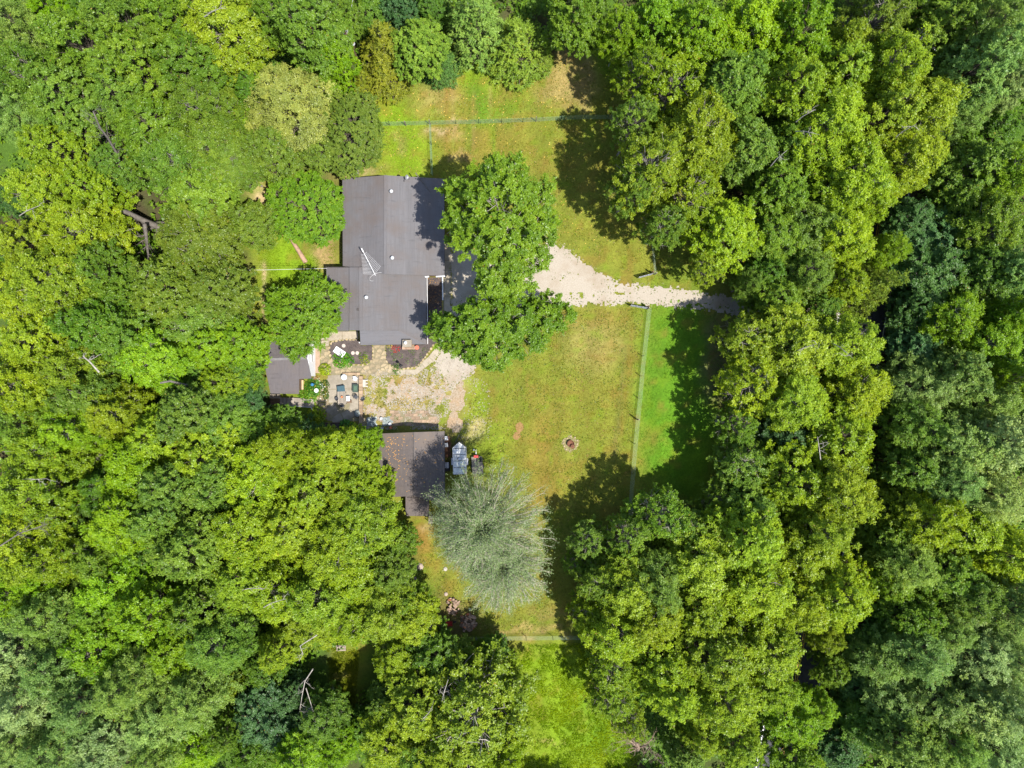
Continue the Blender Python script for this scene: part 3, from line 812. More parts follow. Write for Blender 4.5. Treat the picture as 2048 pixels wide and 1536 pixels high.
# satellite dish on the north roof
dx, dy, dz = W(812, 358, 3.75)
dish = thing('satellite_dish', 'grey satellite dish on a short bent mast at the top edge of the house roof', 'satellite dish', (dx, dy, dz))
mb = MB(); nrm = Vector((0.75, -0.35, 0.5)).normalized(); u_ = nrm.cross(Vector((0, 0, 1))).normalized(); w_ = nrm.cross(u_)
vs = []; fs = []
for i in range(4):
    for k in range(14):
        a = 2 * math.pi * k / 14; rr = 0.30 * i / 3
        vs.append(Vector((0.12, 0.1, 0.55)) + (u_ * math.cos(a) + w_ * math.sin(a)) * rr + nrm * (rr * rr * 0.9))
for i in range(3):
    for k in range(14):
        fs.append((i * 14 + k, i * 14 + (k + 1) % 14, (i + 1) * 14 + (k + 1) % 14, (i + 1) * 14 + k))
me = mb.add(vs, fs).mesh('dish')
link('reflector', me, M['metal'], dish)
MB().tube([(-.25, -.35, -.15), (-.2, -.3, .25), (0.1, 0.08, .5)], 0.03, 6).build('mast', M['dark'], dish, local=True)
MB().tube([(0.1, -.06, .28), (.48, -.22, .78)], 0.018, 5).build('feed_arm', M['metal'], dish, local=True)
MB().box((.5, -.23, .8), (.12, .08, .08)).build('receiver', M['dark'], dish, local=True)
# lattice TV aerial
a0 = Vector(W(723.5, 497, 5.0)); a1 = Vector(W(751, 551, 4.75))
aer = thing('tv_aerial', 'long pale lattice TV aerial slanting over the middle of the house roof', 'aerial', (a0.x, a0.y, 3.0))
base = a0.lerp(a1, 0.52)
MB().tube([(base.x, base.y, 3.6), (base.x, base.y, 5.05)], 0.03, 6).build('mast', M['metal'], aer)
MB().bar(a0, a1, 0.06, 0.06).build('boom', M['alu'], aer)
MB().bar(a0 + Vector((0, 0, .1)), a0.lerp(a1, .14) + Vector((0, 0, .1)), 0.13, 0.1).build('boom_end', M['alu'], aer)
d_ = (a1 - a0).normalized(); n_ = Vector((d_.y, -d_.x, 0)).normalized()
for k in range(15):
    u = 0.22 + k * 0.052
    p = a0.lerp(a1, u)
    L = 0.5 + 1.15 * (k / 14)
    for s in (-1, 1):
        tip = p + n_ * (-s) * L * (0.80 if s < 0 else 0.7) + d_ * (-L * 0.42 if s < 0 else -L * 0.35)
        MB().bar(p, tip + Vector((0, 0, .02)), 0.017, 0.017).build('element', M['alu'], aer)
loop = [a1 + n_ * (0.9 * math.sin(t_)) + d_ * (0.25 - 0.55 * math.cos(t_)) * 0.7 for t_ in [i * math.pi * 0.9 / 10 - 1.2 for i in range(14)]]
MB().tube(loop, 0.014, 4).build('loop', M['alu'], aer)
# bare branch blown on to the roof
p0 = Vector(W(831, 346, 3.3)); 
br = tag(MB().tube([W(831, 346, 3.25), W(843, 362, 3.36), W(852, 372, 3.3), (W(856, 379, 3.22)), W(862, 385, 3.1)], [0.07, .06, .05, .035, .015], 6).build('fallen_branch', M['dead_wood']), 'thin bare branch lying across the top right corner of the house roof', 'branch')
# ---- small cover by the north-west house corner
x, y, _ = W(712, 347)
o = thing('utility_box', 'small grey cabinet tucked behind the top left corner of the house', 'cabinet', (x, y, 0))
MB().box((x, y, .45), (.8, .5, .9)).build('body', M['metal'], o); MB().box((x, y, .93), (.9, .6, .06), 0, (.1, 0)).build('lid', M['metal'], o)

# ---- shed on the west, white gable end
sx, sy, _ = W(580, 735)
shed = thing('shed', 'dark roofed shed with a white gable end and narrow window', 'shed', (sx, sy, 0))
rs_ = part_at('roof', shed)
eN, rS, eS = 2.6, 3.35, 2.55
sheets(rs_, 'roofing_sheet', W(523, 678, eN), W(617, 685, eN), W(614.5, 716, rS), W(527, 719, rS), 7, M['roof_shed'])
sheets(rs_, 'roofing_sheet', W(527, 719, rS), W(598, 717, rS), W(598, 788, eS), W(541, 787, eS), 5, M['roof_shed'])
sheets(rs_, 'roofing_sheet', W(598.3, 717, rS - .03), W(614.5, 716, rS - .03), W(623, 757, eS + .32), W(598.3, 758, eS + .32), 2, M['roof_shed'])
MB().bar(Vector(W(527, 719, rS)) + Vector((0, 0, .03)), Vector(W(614.5, 716, rS)) + Vector((0, 0, .03)), 0.34, 0.05).build('ridge_cap', pmat('pale_ridge', (0.14, 0.13, 0.13), (0.1, 0.095, 0.095), 4, .7), rs_)
ex = W(621, 716, 2.6)[0] - 0.08
yN = W(0, 686, 2.6)[1]; yR = W(0, 716, 3.3)[1]; yS = W(0, 752, 2.7)[1]
MB().add([(ex, yN, 0), (ex, yS, 0), (ex, yS, 2.72), (ex, yR, 3.2), (ex, yN, 2.5), (ex - .15, yN, 0), (ex - .15, yS, 0), (ex - .15, yS, 2.72), (ex - .15, yR, 3.2), (ex - .15, yN, 2.5)],
         [(0, 4, 3, 2, 1), (5, 6, 7, 8, 9), (0, 1, 6, 5), (1, 2, 7, 6), (2, 3, 8, 7), (3, 4, 9, 8), (4, 0, 5, 9)]).build('gable_wall', pmat('white_siding', (0.62, 0.62, 0.63), (0.55, 0.55, 0.56), 3, 0.5), shed)
window_on(shed, (ex, W(0, 716, 1.6)[1]), (1, 0), 0.95, 0.8, 1.7)
x0, y1_ = W2(532, 684, 2.5); x1, y0_ = W2(597, 783, 2.5)
MB().box(((x0 + ex - .2) / 2, (y1_ + yS) / 2 - .1, 1.2), (ex - .2 - x0, y1_ - yS - .3, 2.4)).build('wall', M['siding'], shed)
MB().box(((x0 + x1) / 2 + .2, (yS + y0_) / 2 + .15, 1.2), (x1 - x0 - .6, yS - y0_ - .1, 2.4)).build('wall', M['siding'], shed)
# ---- garage on the south
gx_, gy_, _ = W(830, 930)
gar = thing('garage', 'brown grey gabled garage roof strewn with leaves, right half in tree shade', 'garage', (gx_, gy_, 0))
rg = part_at('roof', gar)
zg, rgz = 2.8, 3.75
sheets(rg, 'roofing_sheet', W(742, 868, zg), W(827, 864.5, rgz), W(827, 992, rgz), W(742, 996, zg), 8, M['roof_brown'])
sheets(rg, 'roofing_sheet', W(827, 864.5, rgz), W(888, 862.5, zg), W(889, 1008, zg), W(827, 992, rgz), 6, M['roof_brown'])
MB().bar(Vector(W(827, 864.5, rgz)) + Vector((0, 0, .02)), Vector(W(827, 992, rgz)) + Vector((0, 0, .02)), 0.14, 0.05).build('ridge_cap', M['trim_dark'], rg)
sheets(rg, 'roofing_sheet', W(811, 990.5, 2.65), W(858, 990.5, 2.65), W(858, 1032, 2.3), W(811.5, 1032, 2.3), 4, M['roof_brown'], z_off=0)
MB().bar(Vector(W(888.6, 862, zg - .08)), Vector(W(889.6, 1008, zg - .08)), 0.1, 0.14).build('gutter', M['trim_dark'], rg)
x0, y1_ = W2(746, 872, 2.7); x1, y0_ = W2(884, 988, 2.7)
MB().prism([(x0 + .2, y1_ - .25), ((W(827, 0, rgz)[0]), y1_ - .25), (x1 - .1, y1_ - .25), (x1 - .1, y0_ + .2), (W(827, 0, rgz)[0], y0_ + .2), (x0 + .2, y0_ + .2)], -0.1, lambda x, y: (3.55 if abs(x - W(827, 0, rgz)[0]) < .05 else 2.62)).build('wall', M['siding'], gar)
for (a, b_) in ((814, 1029), (855, 1029)):
    q_ = W(a, b_, 2.2); MB().box((q_[0], q_[1], 1.1), (.14, .14, 2.1)).build('post', M['wood_brown'], gar)
MB().box((W(835, 1000, 1)[0], W(835, 1005, 1)[1], 1.2), (2.4, 0.12, 2.2)).build('back_wall', M['siding'], gar)
window_on(gar, (x1 - .1, W(0, 930)[1]), (1, 0), 1.2, 0.9, 1.6)
# timber frame by the lean-to
fr = thing('timber_rack', 'dark upright timber rack standing at the lower end of the garage', 'rack', W(861, 1038))
for (a, b_) in ((858.5, 1032), (864, 1032), (858.5, 1046), (864, 1046)):
    q_ = W(a, b_, 0.8); MB().box((q_[0], q_[1], .85), (.1, .1, 1.7)).build('post', M['wood_brown'], fr)
for k in range(4):
    q0 = W(859, 1033 + k * 4, 1.5); q1 = W(864, 1033 + k * 4, 1.5)
    MB().bar((q0[0] - .1, q0[1], 1.72), (q1[0] + .1, q1[1], 1.72), .16, .04).build('board', M['wood_grey'], fr)
# fallen leaves on the garage roof
M['dry_leaf'] = pmat('dry_leaf', (0.42, 0.20, 0.05), (0.30, 0.17, 0.06), 2, .9, obj_var=.2)
def litter(name, n, fn, size, mat, seed):
    r = np.random.RandomState(seed)
    V = []; F = []
    for k in range(n):
        x, y, z = fn(r)
        a = r.rand() * 6.28; s = size * (0.6 + 0.8 * r.rand()); b0 = len(V)
        ca, sa = math.cos(a) * s, math.sin(a) * s
        V += [(x - ca, y - sa, z), (x + sa * .5, y - ca * .5, z + .015), (x + ca, y + sa, z), (x - sa * .5, y + ca * .5, z + .02)]
        F.append((b0, b0 + 1, b0 + 2, b0 + 3))
    return link(name, mesh_np(name, np.array(V), np.array(F)), mat)
def on_garage(r):
    while True:
        u = r.rand()
        px = 770 + 118 * u; py = 870 + 118 * r.rand()
        if r.rand() < (1.0 if abs(px - 790) < 22 and 875 < py < 940 else 0.25): break
    x0_ = W(px, py, 3.3)
    ridge = W(827, 0, rgz)[0]
    z = rgz - abs(x0_[0] - ridge) * 0.165
    x_, y_, _ = W(px, py, z)
    z = rgz - (ridge - x_) * (rgz - zg) / (ridge - W(742, 0, zg)[0]) if x_ < ridge else rgz - (x_ - ridge) * (rgz - zg) / (W(888.5, 0, zg)[0] - ridge)
    return x_, y_, z + 0.03
tag(litter("fallen_leaves", 150, on_garage, 0.085, M['dry_leaf'], 4), kind='stuff')
def on_bed(r):
    x_, y_ = W2(850 + 34 * r.rand(), 556 + 60 * r.rand()); return x_, y_, 0.16
tag(litter("fallen_leaves", 90, on_bed, 0.075, M['dry_leaf'], 5), kind='stuff')
# ------------------------------------------------------------------ trailer with pointed nose
M['trailer_roof'] = pmat('dirty_white_metal', (0.56, 0.55, 0.51), (0.36, 0.36, 0.335), 1.6, 0.6, c3=(0.25, 0.26, 0.23), s3=0.7, obj_var=0.08, spec=0.5)
M['black_paint'] = pmat('black_paint', (0.03, 0.03, 0.032), None, rough=0.4)
zt = 2.15
tx, ty, _ = W(918.6, 921)
trl = thing('cargo_trailer', 'white enclosed cargo trailer with a pointed nose parked beside the garage', 'trailer', (tx, ty, 0))
NT = W(918.4, 884.5, zt); SL = W(905.4, 896, zt); SR = W(931.6, 895, zt); RR = W(932.3, 947.5, zt); RL = W(906.8, 948.5, zt)
outline = [NT[:2], SR[:2], RR[:2], RL[:2], SL[:2]]
MB().prism(outline, 0.55, zt - 0.03).build('body', M['trailer_roof'], trl)
nose_pl = [NT[:2], SR[:2], SL[:2]]
def inset(poly, d):
    cx = sum(p[0] for p in poly) / len(poly); cy = sum(p[1] for p in poly) / len(poly)
    return [(cx + (p[0] - cx) * (1 - d / math.hypot(p[0] - cx, p[1] - cy)), cy + (p[1] - cy) * (1 - d / math.hypot(p[0] - cx, p[1] - cy))) for p in poly]
MB().prism(inset(nose_pl, 0.10), zt - .03, zt + .012).build('roof_panel', M['trailer_roof'], trl)
lv = [0.03, 0.26, 0.50, 0.75, 0.985]
for k in range(4):
    L0 = Vector(SL).lerp(Vector(RL), lv[k]); R0 = Vector(SR).lerp(Vector(RR), lv[k]); L1 = Vector(SL).lerp(Vector(RL), lv[k + 1]); R1 = Vector(SR).lerp(Vector(RR), lv[k + 1])
    MB().prism(inset([L0[:2], R0[:2], R1[:2], L1[:2]], 0.085), zt - .03, zt + .012).build('roof_panel', M['trailer_roof'], trl)
for k in range(4):
    L0 = Vector(SL).lerp(Vector(RL), max(lv[k], .005)); R0 = Vector(SR).lerp(Vector(RR), max(lv[k], .005))
    MB().bar(L0 + Vector((.07, 0, -.012)), R0 + Vector((-.07, 0, -.006)), 0.075, 0.03).build('seam', M['black_paint'], trl)
rails = [(NT, SR), (SR, RR), (RR, RL), (RL, SL), (SL, NT)]
for (a, b_) in rails:
    MB().bar(Vector(a) + Vector((0, 0, .0)), Vector(b_) + Vector((0, 0, .0)), 0.05, 0.07).build('roof_rail', M['alu'], trl)
cap = [Vector(NT) + Vector((0, .16, -.45)), Vector(SR) + Vector((.07, .06, -.45)), Vector(SR) + Vector((.03, -.02, 0)), Vector(NT) + Vector((0, .03, 0)), Vector(SL) + Vector((-.03, -.02, 0)), Vector(SL) + Vector((-.07, .12, -.45))]
MB().add([tuple(c) for c in cap], [(0, 1, 2, 3), (5, 0, 3, 4)]).build('nose_cap', M['black_paint'], trl)
MB().box((*W(918.4, 917, zt)[:2], zt + .05), (.40, .40, .12)).build('vent_frame', M['black_paint'], trl)
MB().box((W(919, 917, zt)[0] + .02, W(0, 917.2, zt)[1], zt + .13), (.33, .33, .05)).build('vent_lid', M['white_plastic'], trl)
for s, pxx in ((-1, 904.6), (1, 934.2)):
    q = W(pxx, 923, .7)
    MB().box((q[0], q[1], .72), (.26, .9, .05)).build('fender', M['white'], trl)
    w_ = MB().tube([(q[0] - .1, q[1], .33), (q[0] + .1, q[1], .33)], .33, 14).build('wheel', M['rubber'], trl)
tg = W(918.5, 884, .5)
tm = MB(); tm.bar((tg[0] - .5, tg[1] - .1, .5), (tg[0], tg[1] + 1.0, .5), .08); tm.bar((tg[0] + .5, tg[1] - .1, .5), (tg[0], tg[1] + 1.0, .5), .08)
tm.build('tow_bar', M['dark'], trl)

# small flat trailer with a red toolbox
cx_, cy_, _ = W(955, 928)
ct = thing('flat_trailer', 'small flat trailer of weathered boards with a red toolbox at its front', 'trailer', (cx_, cy_, 0), math.radians(4))
dbm = MB().box((0, -.1, .62), (.185, 2.3, .045)).mesh('deck_board')
for k in range(7):
    link('deck_board', dbm, M['wood_grey_y'], ct, (-.62 + k * .205, 0, (k % 2) * .008))
fm = MB(); fm.bar((-.66, -1.2, .55), (-.66, 1.0, .55), .07); fm.bar((.66, -1.2, .55), (.66, 1.0, .55), .07); fm.bar((-.66, 1.0, .55), (.66, 1.0, .55), .07)
fm.build('frame', M['rust'], ct, local=True)
tb = MB().box((-.08, 1.1, .72), (.56, .3, .32)).build('toolbox', M['red'], ct, local=True)
MB().box((-.08, 1.1, .9), (.6, .34, .05)).build('lid', M['red'], tb, local=True)
MB().tube([(-.08, 1.2, .5), (-.05, 1.8, .5), (0.02, 2.0, .5)], .045, 6).build('tow_bar', M['metal'], ct, local=True)
MB().lathe((-.32, 1.95, .35), [(.1, 0), (.13, .1), (.13, .2), (.08, .28)], 10).build('jack_wheel', M['white'], ct, local=True)
for s in (-1, 1):
    w_ = MB().tube([(s * .74 - .09, -.3, .32), (s * .74 + .09, -.3, .32)], .32, 14).build('wheel', M['rubber'], ct, local=True)
    MB().tube([(s * .74 - .1, -.3, .32), (s * .74 + .1, -.3, .32)], .16, 10).build('rim', M['rust'], w_, local=True)
spare = tag(MB().lathe(W(961, 919, .66), [(.16, 0), (.30, 0), (.34, .1), (.30, .2), (.16, .2), (.15, .1)], 16).build('spare_tyre', M['rubber'], smooth=True), 'black tyre lying on the weathered deck of the small flat trailer', 'tyre')
# white tubs and rusty strip by the garage
for (px, py, hh, lab) in ((891.5, 876, .75, 'white plastic tub beside the garage wall, upper of the two'), (891.5, 889.5, .6, 'white plastic tub beside the garage wall, lower of the two')):
    x, y, _ = W(px, py)
    o = thing('plastic_tub', lab, 'tub', (x, y, 0), .12, 'white tubs along the garage wall')
    MB().box((0, 0, hh / 2), (.62, .48, hh)).build('body', M['white_plastic'], o, local=True)
    MB().box((0, 0, hh + .02), (.68, .54, .05)).build('lid', M['white_plastic'], o, local=True)
tag(mask_sheet('rusty_soil', lambda x, y: poly_dist(x, y, PX([(888, 872), (902, 872), (900, 912), (890, 914)])) + (vnoise(x, y, .5, 61) - .5) * .5 > 0, bb(PX([(888, 872), (902, 914)])), 0.015, pmat('rusty_soil', (0.16, 0.07, 0.035), (0.10, 0.055, 0.03), 5, .95, bump=.05), 0.14, relief=.05), kind='structure')
x, y, _ = W(893.5, 931)
o = thing('garden_tractor', 'small grey ride-on mower half hidden in shade beside the garage wall', 'mower', (x, y, 0))
MB().box((x, y + .1, .55), (.6, .75, .3)).build('hood', M['metal'], o); MB().box((x, y - .5, .62), (.46, .4, .12)).build('seat', M['dark'], o); MB().box((x, y - .1, .32), (.85, .8, .16)).build('deck', M['dark'], o)
for (a, b_, r_) in ((-.36, -.5, .26), (.36, -.5, .26), (-.32, .4, .18), (.32, .4, .18)):
    MB().tube([(x + a - .07, y + b_, r_), (x + a + .07, y + b_, r_)], r_, 12).build('wheel', M['rubber'], o)
MB().tube([(x, y - .05, .6), (x, y - .22, .9)], .02, 5).build('steering_column', M['dark'], o)

# ------------------------------------------------------------------ garden furniture on the patio
def chair(loc, rz, mat, label, group=None, w=.52):
    o = thing('garden_chair', label, 'chair', loc, rz, group)
    MB().lathe((0, 0, .40), [(w * .46, 0), (w * .5, .02), (w * .5, .05), (w * .42, .06)], 12).build('seat', mat, o, local=True)
    bk = MB(); n = 7
    for k in range(n):
        a = math.radians(200 + 140 * k / (n - 1)); a2 = a
        bk.bar((math.cos(a) * w * .5, math.sin(a) * w * .5, .44), (math.cos(a) * w * .56, math.sin(a) * w * .56, .84), .06, .03)
    bk.build('backrest', mat, o, local=True)
    tp = MB().tube([(math.cos(math.radians(190 + 160 * k / 9)) * w * .57, math.sin(math.radians(190 + 160 * k / 9)) * w * .57, .85) for k in range(10)], .03, 6).build('top_rail', mat, o, local=True)
    for (a, b_) in ((-.2, -.2), (.2, -.2), (-.2, .2), (.2, .2)):
        MB().bar((a, b_, .41), (a * 1.15, b_ * 1.15, 0), .045).build('leg', mat, o, local=True)
    return o
M['black_resin'] = pmat('black_resin', (0.035, 0.037, 0.043), None, rough=.5)
M['chair_blue'] = pmat('pale_blue_white_resin', (0.60, 0.63, 0.74), None, rough=.45)
chair(W(711.5, 757.5), 2.6, M['chair_blue'], 'bluish white garden chair in the upper right corner of the patio')
chair(W(675, 797), 1.4, M['black_resin'], 'dark garden chair left of the grey patio table')
chair(W(713.5, 794), -2.4, M['black_resin'], 'dark garden chair below the dark green storage box')
chair(W(686, 811), 3.1, M['black_resin'], 'dark garden chair at the lower end of the grey patio table')
# round white table
tb = thing('round_table', 'round white plastic table in the upper left corner of the patio', 'table', W(690.5, 754.5))
MB().lathe((0, 0, .68), [(.1, -.02), (.36, 0), (.385, .02), (.375, .045), (.1, .05)], 18).build('tabletop', M['white_plastic'], tb, local=True)
for k in range(4):
    a = math.radians(45 + 90 * k); MB().bar((math.cos(a) * .22, math.sin(a) * .22, .68), (math.cos(a) * .36, math.sin(a) * .36, 0), .05).build('leg', M['white_plastic'], tb, local=True)
# long grey table with a teal cover
tb = thing('patio_table', 'long weathered grey slatted table along the middle of the patio', 'table', W(686, 796), math.radians(3))
pl = MB().box((0, 0, .72), (.17, 1.75, .04)).mesh('slat')
for k in range(6):
    link('slat', pl, M['wood_grey_y'], tb, (-.45 + k * .18, 0, 0))
for (a, b_) in ((-.45, -.75), (.45, -.75), (-.45, .75), (.45, .75)):
    MB().bar((a, b_, .7), (a, b_, 0), .07).build('leg', M['wood_brown'], tb, local=True)
MB().bar((-.5, .8, .66), (.5, .8, .66), .05).build('cross_rail', M['wood_brown'], tb, local=True); MB().bar((-.5, -.8, .66), (.5, -.8, .66), .05).build('cross_rail', M['wood_brown'], tb, local=True)
pot = tag(MB().lathe(W(684.5, 794, .745), [(.1, 0), (.15, .12), (.17, .2), (.13, .2), (.1, .1)], 12).build('terracotta_pot', pmat('terracotta', (0.36, 0.14, 0.06), (0.28, 0.11, 0.05), 5, .85), smooth=True), 'terracotta pot standing on the long grey patio table', 'pot')
gl_ = thing('glass_table', 'blue green glass topped table in tree shade on the patio', 'table', W(685, 780), .15)
MB().box((0, 0, .70), (1.0, 1.1, .03)).build('tabletop', pmat('teal_glass', (0.03, 0.065, 0.072), (0.05, 0.08, 0.09), 3, .12, spec=.6), gl_, local=True)
for (a, b_) in ((-.42, -.45), (.42, -.45), (-.42, .45), (.42, .45)):
    MB().bar((a, b_, .68), (a, b_, 0), .05).build('leg', M['metal'], gl_, local=True)
bx = thing('storage_box', 'dark green lidded storage box against the right patio wall', 'storage box', W(712.8, 776.5), -.02)
M['green_plastic'] = pmat('dark_green_plastic', (0.025, 0.048, 0.032), (0.02, 0.036, 0.026), 4, .5)
MB().box((0, 0, .32), (.66, .95, .64)).build('body', M['green_plastic'], bx, local=True); MB().box((0, 0, .67), (.74, 1.03, .07)).build('lid', M['green_plastic'], bx, local=True); MB().box((.02, 0, .72), (.4, .6, .05)).build('lid_panel', pmat('green_plastic_worn', (0.045, 0.085, 0.05), None, rough=.5), bx, local=True)
co = thing('cool_box', 'small white cool box beside the long grey patio table', 'cool box', W(697.5, 797), .05)
MB().box((0, 0, .22), (.42, .66, .42)).build('body', M['white_plastic'], co, local=True); MB().box((0, 0, .45), (.46, .70, .06)).build('lid', M['white_plastic'], co, local=True)
st = thing('wooden_stool', 'low brown wooden stool below the white cool box', 'stool', W(700, 803), .1)
MB().box((0, 0, .36), (.6, .36, .05)).build('seat', M['wood_brown'], st, local=True)
for (a, b_) in ((-.25, -.14), (.25, -.14), (-.25, .14), (.25, .14)): MB().bar((a, b_, .34), (a, b_, 0), .05).build('leg', M['wood_brown'], st, local=True)
chair(W(727, 797), 0.2, M['black_resin'], 'dark garden chair outside the right patio wall')
rk = tag(MB().lathe(W(716, 827), [(.05, .0), (.5, .0), (.52, .2), (.38, .42), (.15, .52)], 9).build('boulder', pmat('grey_boulder', (0.22, 0.24, 0.22), (0.15, 0.165, 0.15), 3, .9, bump=.03)), 'rounded grey boulder in the lower right patio corner', 'boulder')
rk.scale = (1, 1, 1)
# block bench outside the wall
bn_ = thing('block_bench', 'pale concrete block bench on the gravel right of the patio wall', 'bench', W(731, 766.5))
M['block'] = pmat('concrete_block', (0.36, 0.32, 0.27), (0.28, 0.25, 0.21), 5, .9, obj_var=.06)
MB().box((-.12, 0, .36), (.42, .95, .09)).build('seat', M['block'], bn_, local=True)
for s in (-.4, 0.0, .4):
    MB().box((.02, s, .16), (.66, .17, .30)).build('block', M['block'], bn_, local=True)
# ------------------------------------------------------------------ things in the beds
x, y, _ = W(680, 704)
wp = thing('white_panel', 'tilted white rectangular basin with black fittings lying in the left mulch bed', 'basin', (x, y, .16), -math.atan2(12, 18.4))
MB().box((0, 0, .13), (1.52, .86, .10)).build('panel', M['white'], wp, local=True)
MB().box((0, 0, .0), (1.3, .64, .18)).build('base', M['concrete_grey'], wp, local=True)
fr_ = MB()
for (a, b_) in (((-.5, -.26), (-.5, .26)), ((-.02, -.26), (-.02, .26)), ((-.5, .26), (-.02, .26)), ((-.5, -.26), (-.02, -.26))):
    fr_.bar((*a, .19), (*b_, .19), .06, .03)
fr_.build('black_frame', M['dark'], wp, local=True)
ft = MB(); ft.box((.22, .16, .21), (.2, .1, .06)); ft.box((.26, -.05, .21), (.12, .14, .07)); ft.box((.12, -.02, .2), (.06, .28, .05))
ft.build('fitting', M['dark'], wp, local=True)
for (px, py, lab) in ((687.5, 691.5, 'round pale stepping stone above the white basin'), (706, 706, 'round pale stepping stone in the left mulch bed, left of a close pair'), (714.7, 706, 'round pale stepping stone in the left mulch bed, right of a close pair')):
    tag(MB().lathe(W(px, py, .06), [(.2, 0), (.26, .02), (.25, .09), (.1, .1)], 10).build('stepping_stone', pmat('pale_stone', (0.34, 0.29, 0.25), None, rough=.9)), lab, 'stepping stone', 'stepping stones in the mulch')
rd = thing('bird_bath', 'small white and red rimmed round dish beside the chimney base', 'bird bath', W(835, 695.5))
MB().lathe((0, 0, .1), [(.1, 0), (.08, .3), (.24, .38), (.26, .44), (.2, .42), (.05, .4)], 14).build('bowl', M['white_plastic'], rd, local=True)
MB().lathe((0, 0, .5), [(.25, 0), (.30, .01), (.30, .05), (.25, .05)], 14).build('rim', pmat('red_brown_rim', (0.35, 0.10, 0.06), None, rough=.7), rd, local=True)
lp = thing('garden_lamp', 'black lamp post at the lower edge of the right mulch bed', 'lamp post', W(805.5, 731.5))
MB().tube([(0, 0, 0), (0, 0, 1.75)], .045, 8).build('post', M['dark'], lp, local=True)
MB().lathe((0, 0, 1.75), [(.06, 0), (.19, .04), (.2, .22), (.1, .34), (.03, .42)], 12).build('lantern', M['dark'], lp, local=True)
# round-leaved garden plants
def leafy(name, loc, R, h, n, colr, seed, label, cat, size=.12, mat='leaf_dense', group=None, kind=None):
    r = np.random.RandomState(seed)
    a = r.rand(n) * 6.283; rr = np.sqrt(r.rand(n)) * R
    c = np.stack([rr * np.cos(a), rr * np.sin(a), (0.1 + 0.9 * np.sqrt(np.clip(1 - (rr / R) ** 2, 0, 1))) * h * (0.5 + .5 * r.rand(n))], 1)
    nrm = np.stack([np.cos(a) * .5 + r.randn(n) * .4, np.sin(a) * .5 + r.randn(n) * .4, np.ones(n)], 1)
    V, F = leaves(c, nrm, size * (0.6 + .8 * r.rand(n)), r, 0.6)
    o = link(name, mesh_np(name, V, F, fattr=r.rand(n)), M[mat], None, loc)
    o.color = (*colr, 1)
    return tag(o, label, cat, group, kind)
def leaves(c, nrm, s, r, wid=0.62, adir=None):
    n = len(c)
    nrm = nrm / (np.linalg.norm(nrm, axis=1, keepdims=True) + 1e-9)
    if adir is None:
        adir = r.randn(n, 3)
    a = adir - (adir * nrm).sum(1, keepdims=True) * nrm
    a /= (np.linalg.norm(a, axis=1, keepdims=True) + 1e-9)
    b = np.cross(nrm, a)
    s = np.asarray(s).reshape(-1, 1)
    lift = nrm * s * 0.15
    V = np.stack([c - a * s * .7 - b * s * wid, c - a * s * .7 + b * s * wid, c + a * s * .9 + lift], 1).reshape(-1, 3)
    F = np.arange(3 * n).reshape(n, 3)
    return V, F
leafy('hosta_clump', W(683, 719), 1.2, .55, 260, (.06, .16, .012), 1, 'bright green leafy clump below the white basin', 'plant', .14)
leafy('hosta_clump', W(696, 722), .9, .5, 160, (.05, .13, .012), 2, 'smaller green clump between the white basin and the stone path', 'plant', .13)
leafy('garden_shrub', W(650, 739), .85, .8, 220, (.15, .21, .012), 3, 'yellow green shrub between the shed walk and the patio', 'shrub', .12)
leafy('garden_shrub', W(727, 712), .7, .35, 70, (.09, .15, .015), 4, 'low sparse green plant in the right half of the left mulch bed', 'plant', .1)
leafy('garden_shrub', W(730, 721), .6, .35, 60, (.15, .18, .012), 5, 'yellowish low plant at the lower right rim of the left mulch bed', 'plant', .1)
leafy('garden_shrub', W(794, 736.5), .8, .4, 90, (.07, .13, .02), 6, 'low green plant at the foot of the black lamp post', 'plant', .1)
leafy('flower_clump', W(792, 697), .62, .4, 60, (.34, .03, .02), 7, 'red flowering clump left of the chimney', 'flowers', .09)
leafy('flower_clump', W(779, 691), .4, .4, 40, (.4, .32, .06), 8, 'small yellow flower clump at the porch edge', 'flowers', .07)
SEED_AT = ['left of the red flowers', 'below the red flowers', 'upper right of the lamp post', 'right of the lamp post', 'mid curve of its edging', 'below the bird bath', 'below the chimney', 'above the lamp post', 'between red flowers and chimney', 'at its lowest edge', 'at its upper left corner']
for k, (px, py) in enumerate([(783, 705), (800, 712), (815, 722), (830, 722), (844, 712), (850, 700), (826, 705), (788, 716), (820, 700), (838, 728), (776, 700)]):
    leafy('seedling', W(px, py), .45, .25, 26, (.08, .13, .03), 20 + k, 'thin green seedling in the right mulch bed, ' + SEED_AT[k], 'plant', .075, group='seedlings in the right mulch bed')
# round bed left of the patio with its paved rim
RIM = [(628, 755), (637, 761), (643, 771), (645.5, 783), (643, 795), (640, 803)]
cr = thing('curved_rim', 'curved tan stone rim between the shed plants and the patio', 'edging')
for k in range(len(RIM) * 2 - 2):
    i, u = divmod(k, 2); A_ = Vector(W(*RIM[i])); B_ = Vector(W(*RIM[i + 1])); p = A_.lerp(B_, .25 + .5 * u)
    MB().box((p.x, p.y, .1), ((B_ - A_).length * .47, .42, .22), math.atan2(B_.y - A_.y, B_.x - A_.x)).build('stone', M['flag'], cr)
leafy('plant_bed', W(627, 775), 1.25, .7, 420, (.045, .12, .015), 30, 'dark green leafy plants filling the bed between shed and curved rim', 'plants', .13)
leafy('plant_bed', W(617, 791), 1.3, .6, 330, (.07, .15, .012), 31, 'green leafy plants below the shed corner, above the boardwalk', 'plants', .13)
leafy('plant_bed', W(649.5, 771), .75, .5, 160, (.04, .075, .015), 32, 'narrow dark planting between the curved rim and the patio, upper half', 'plants', .1)
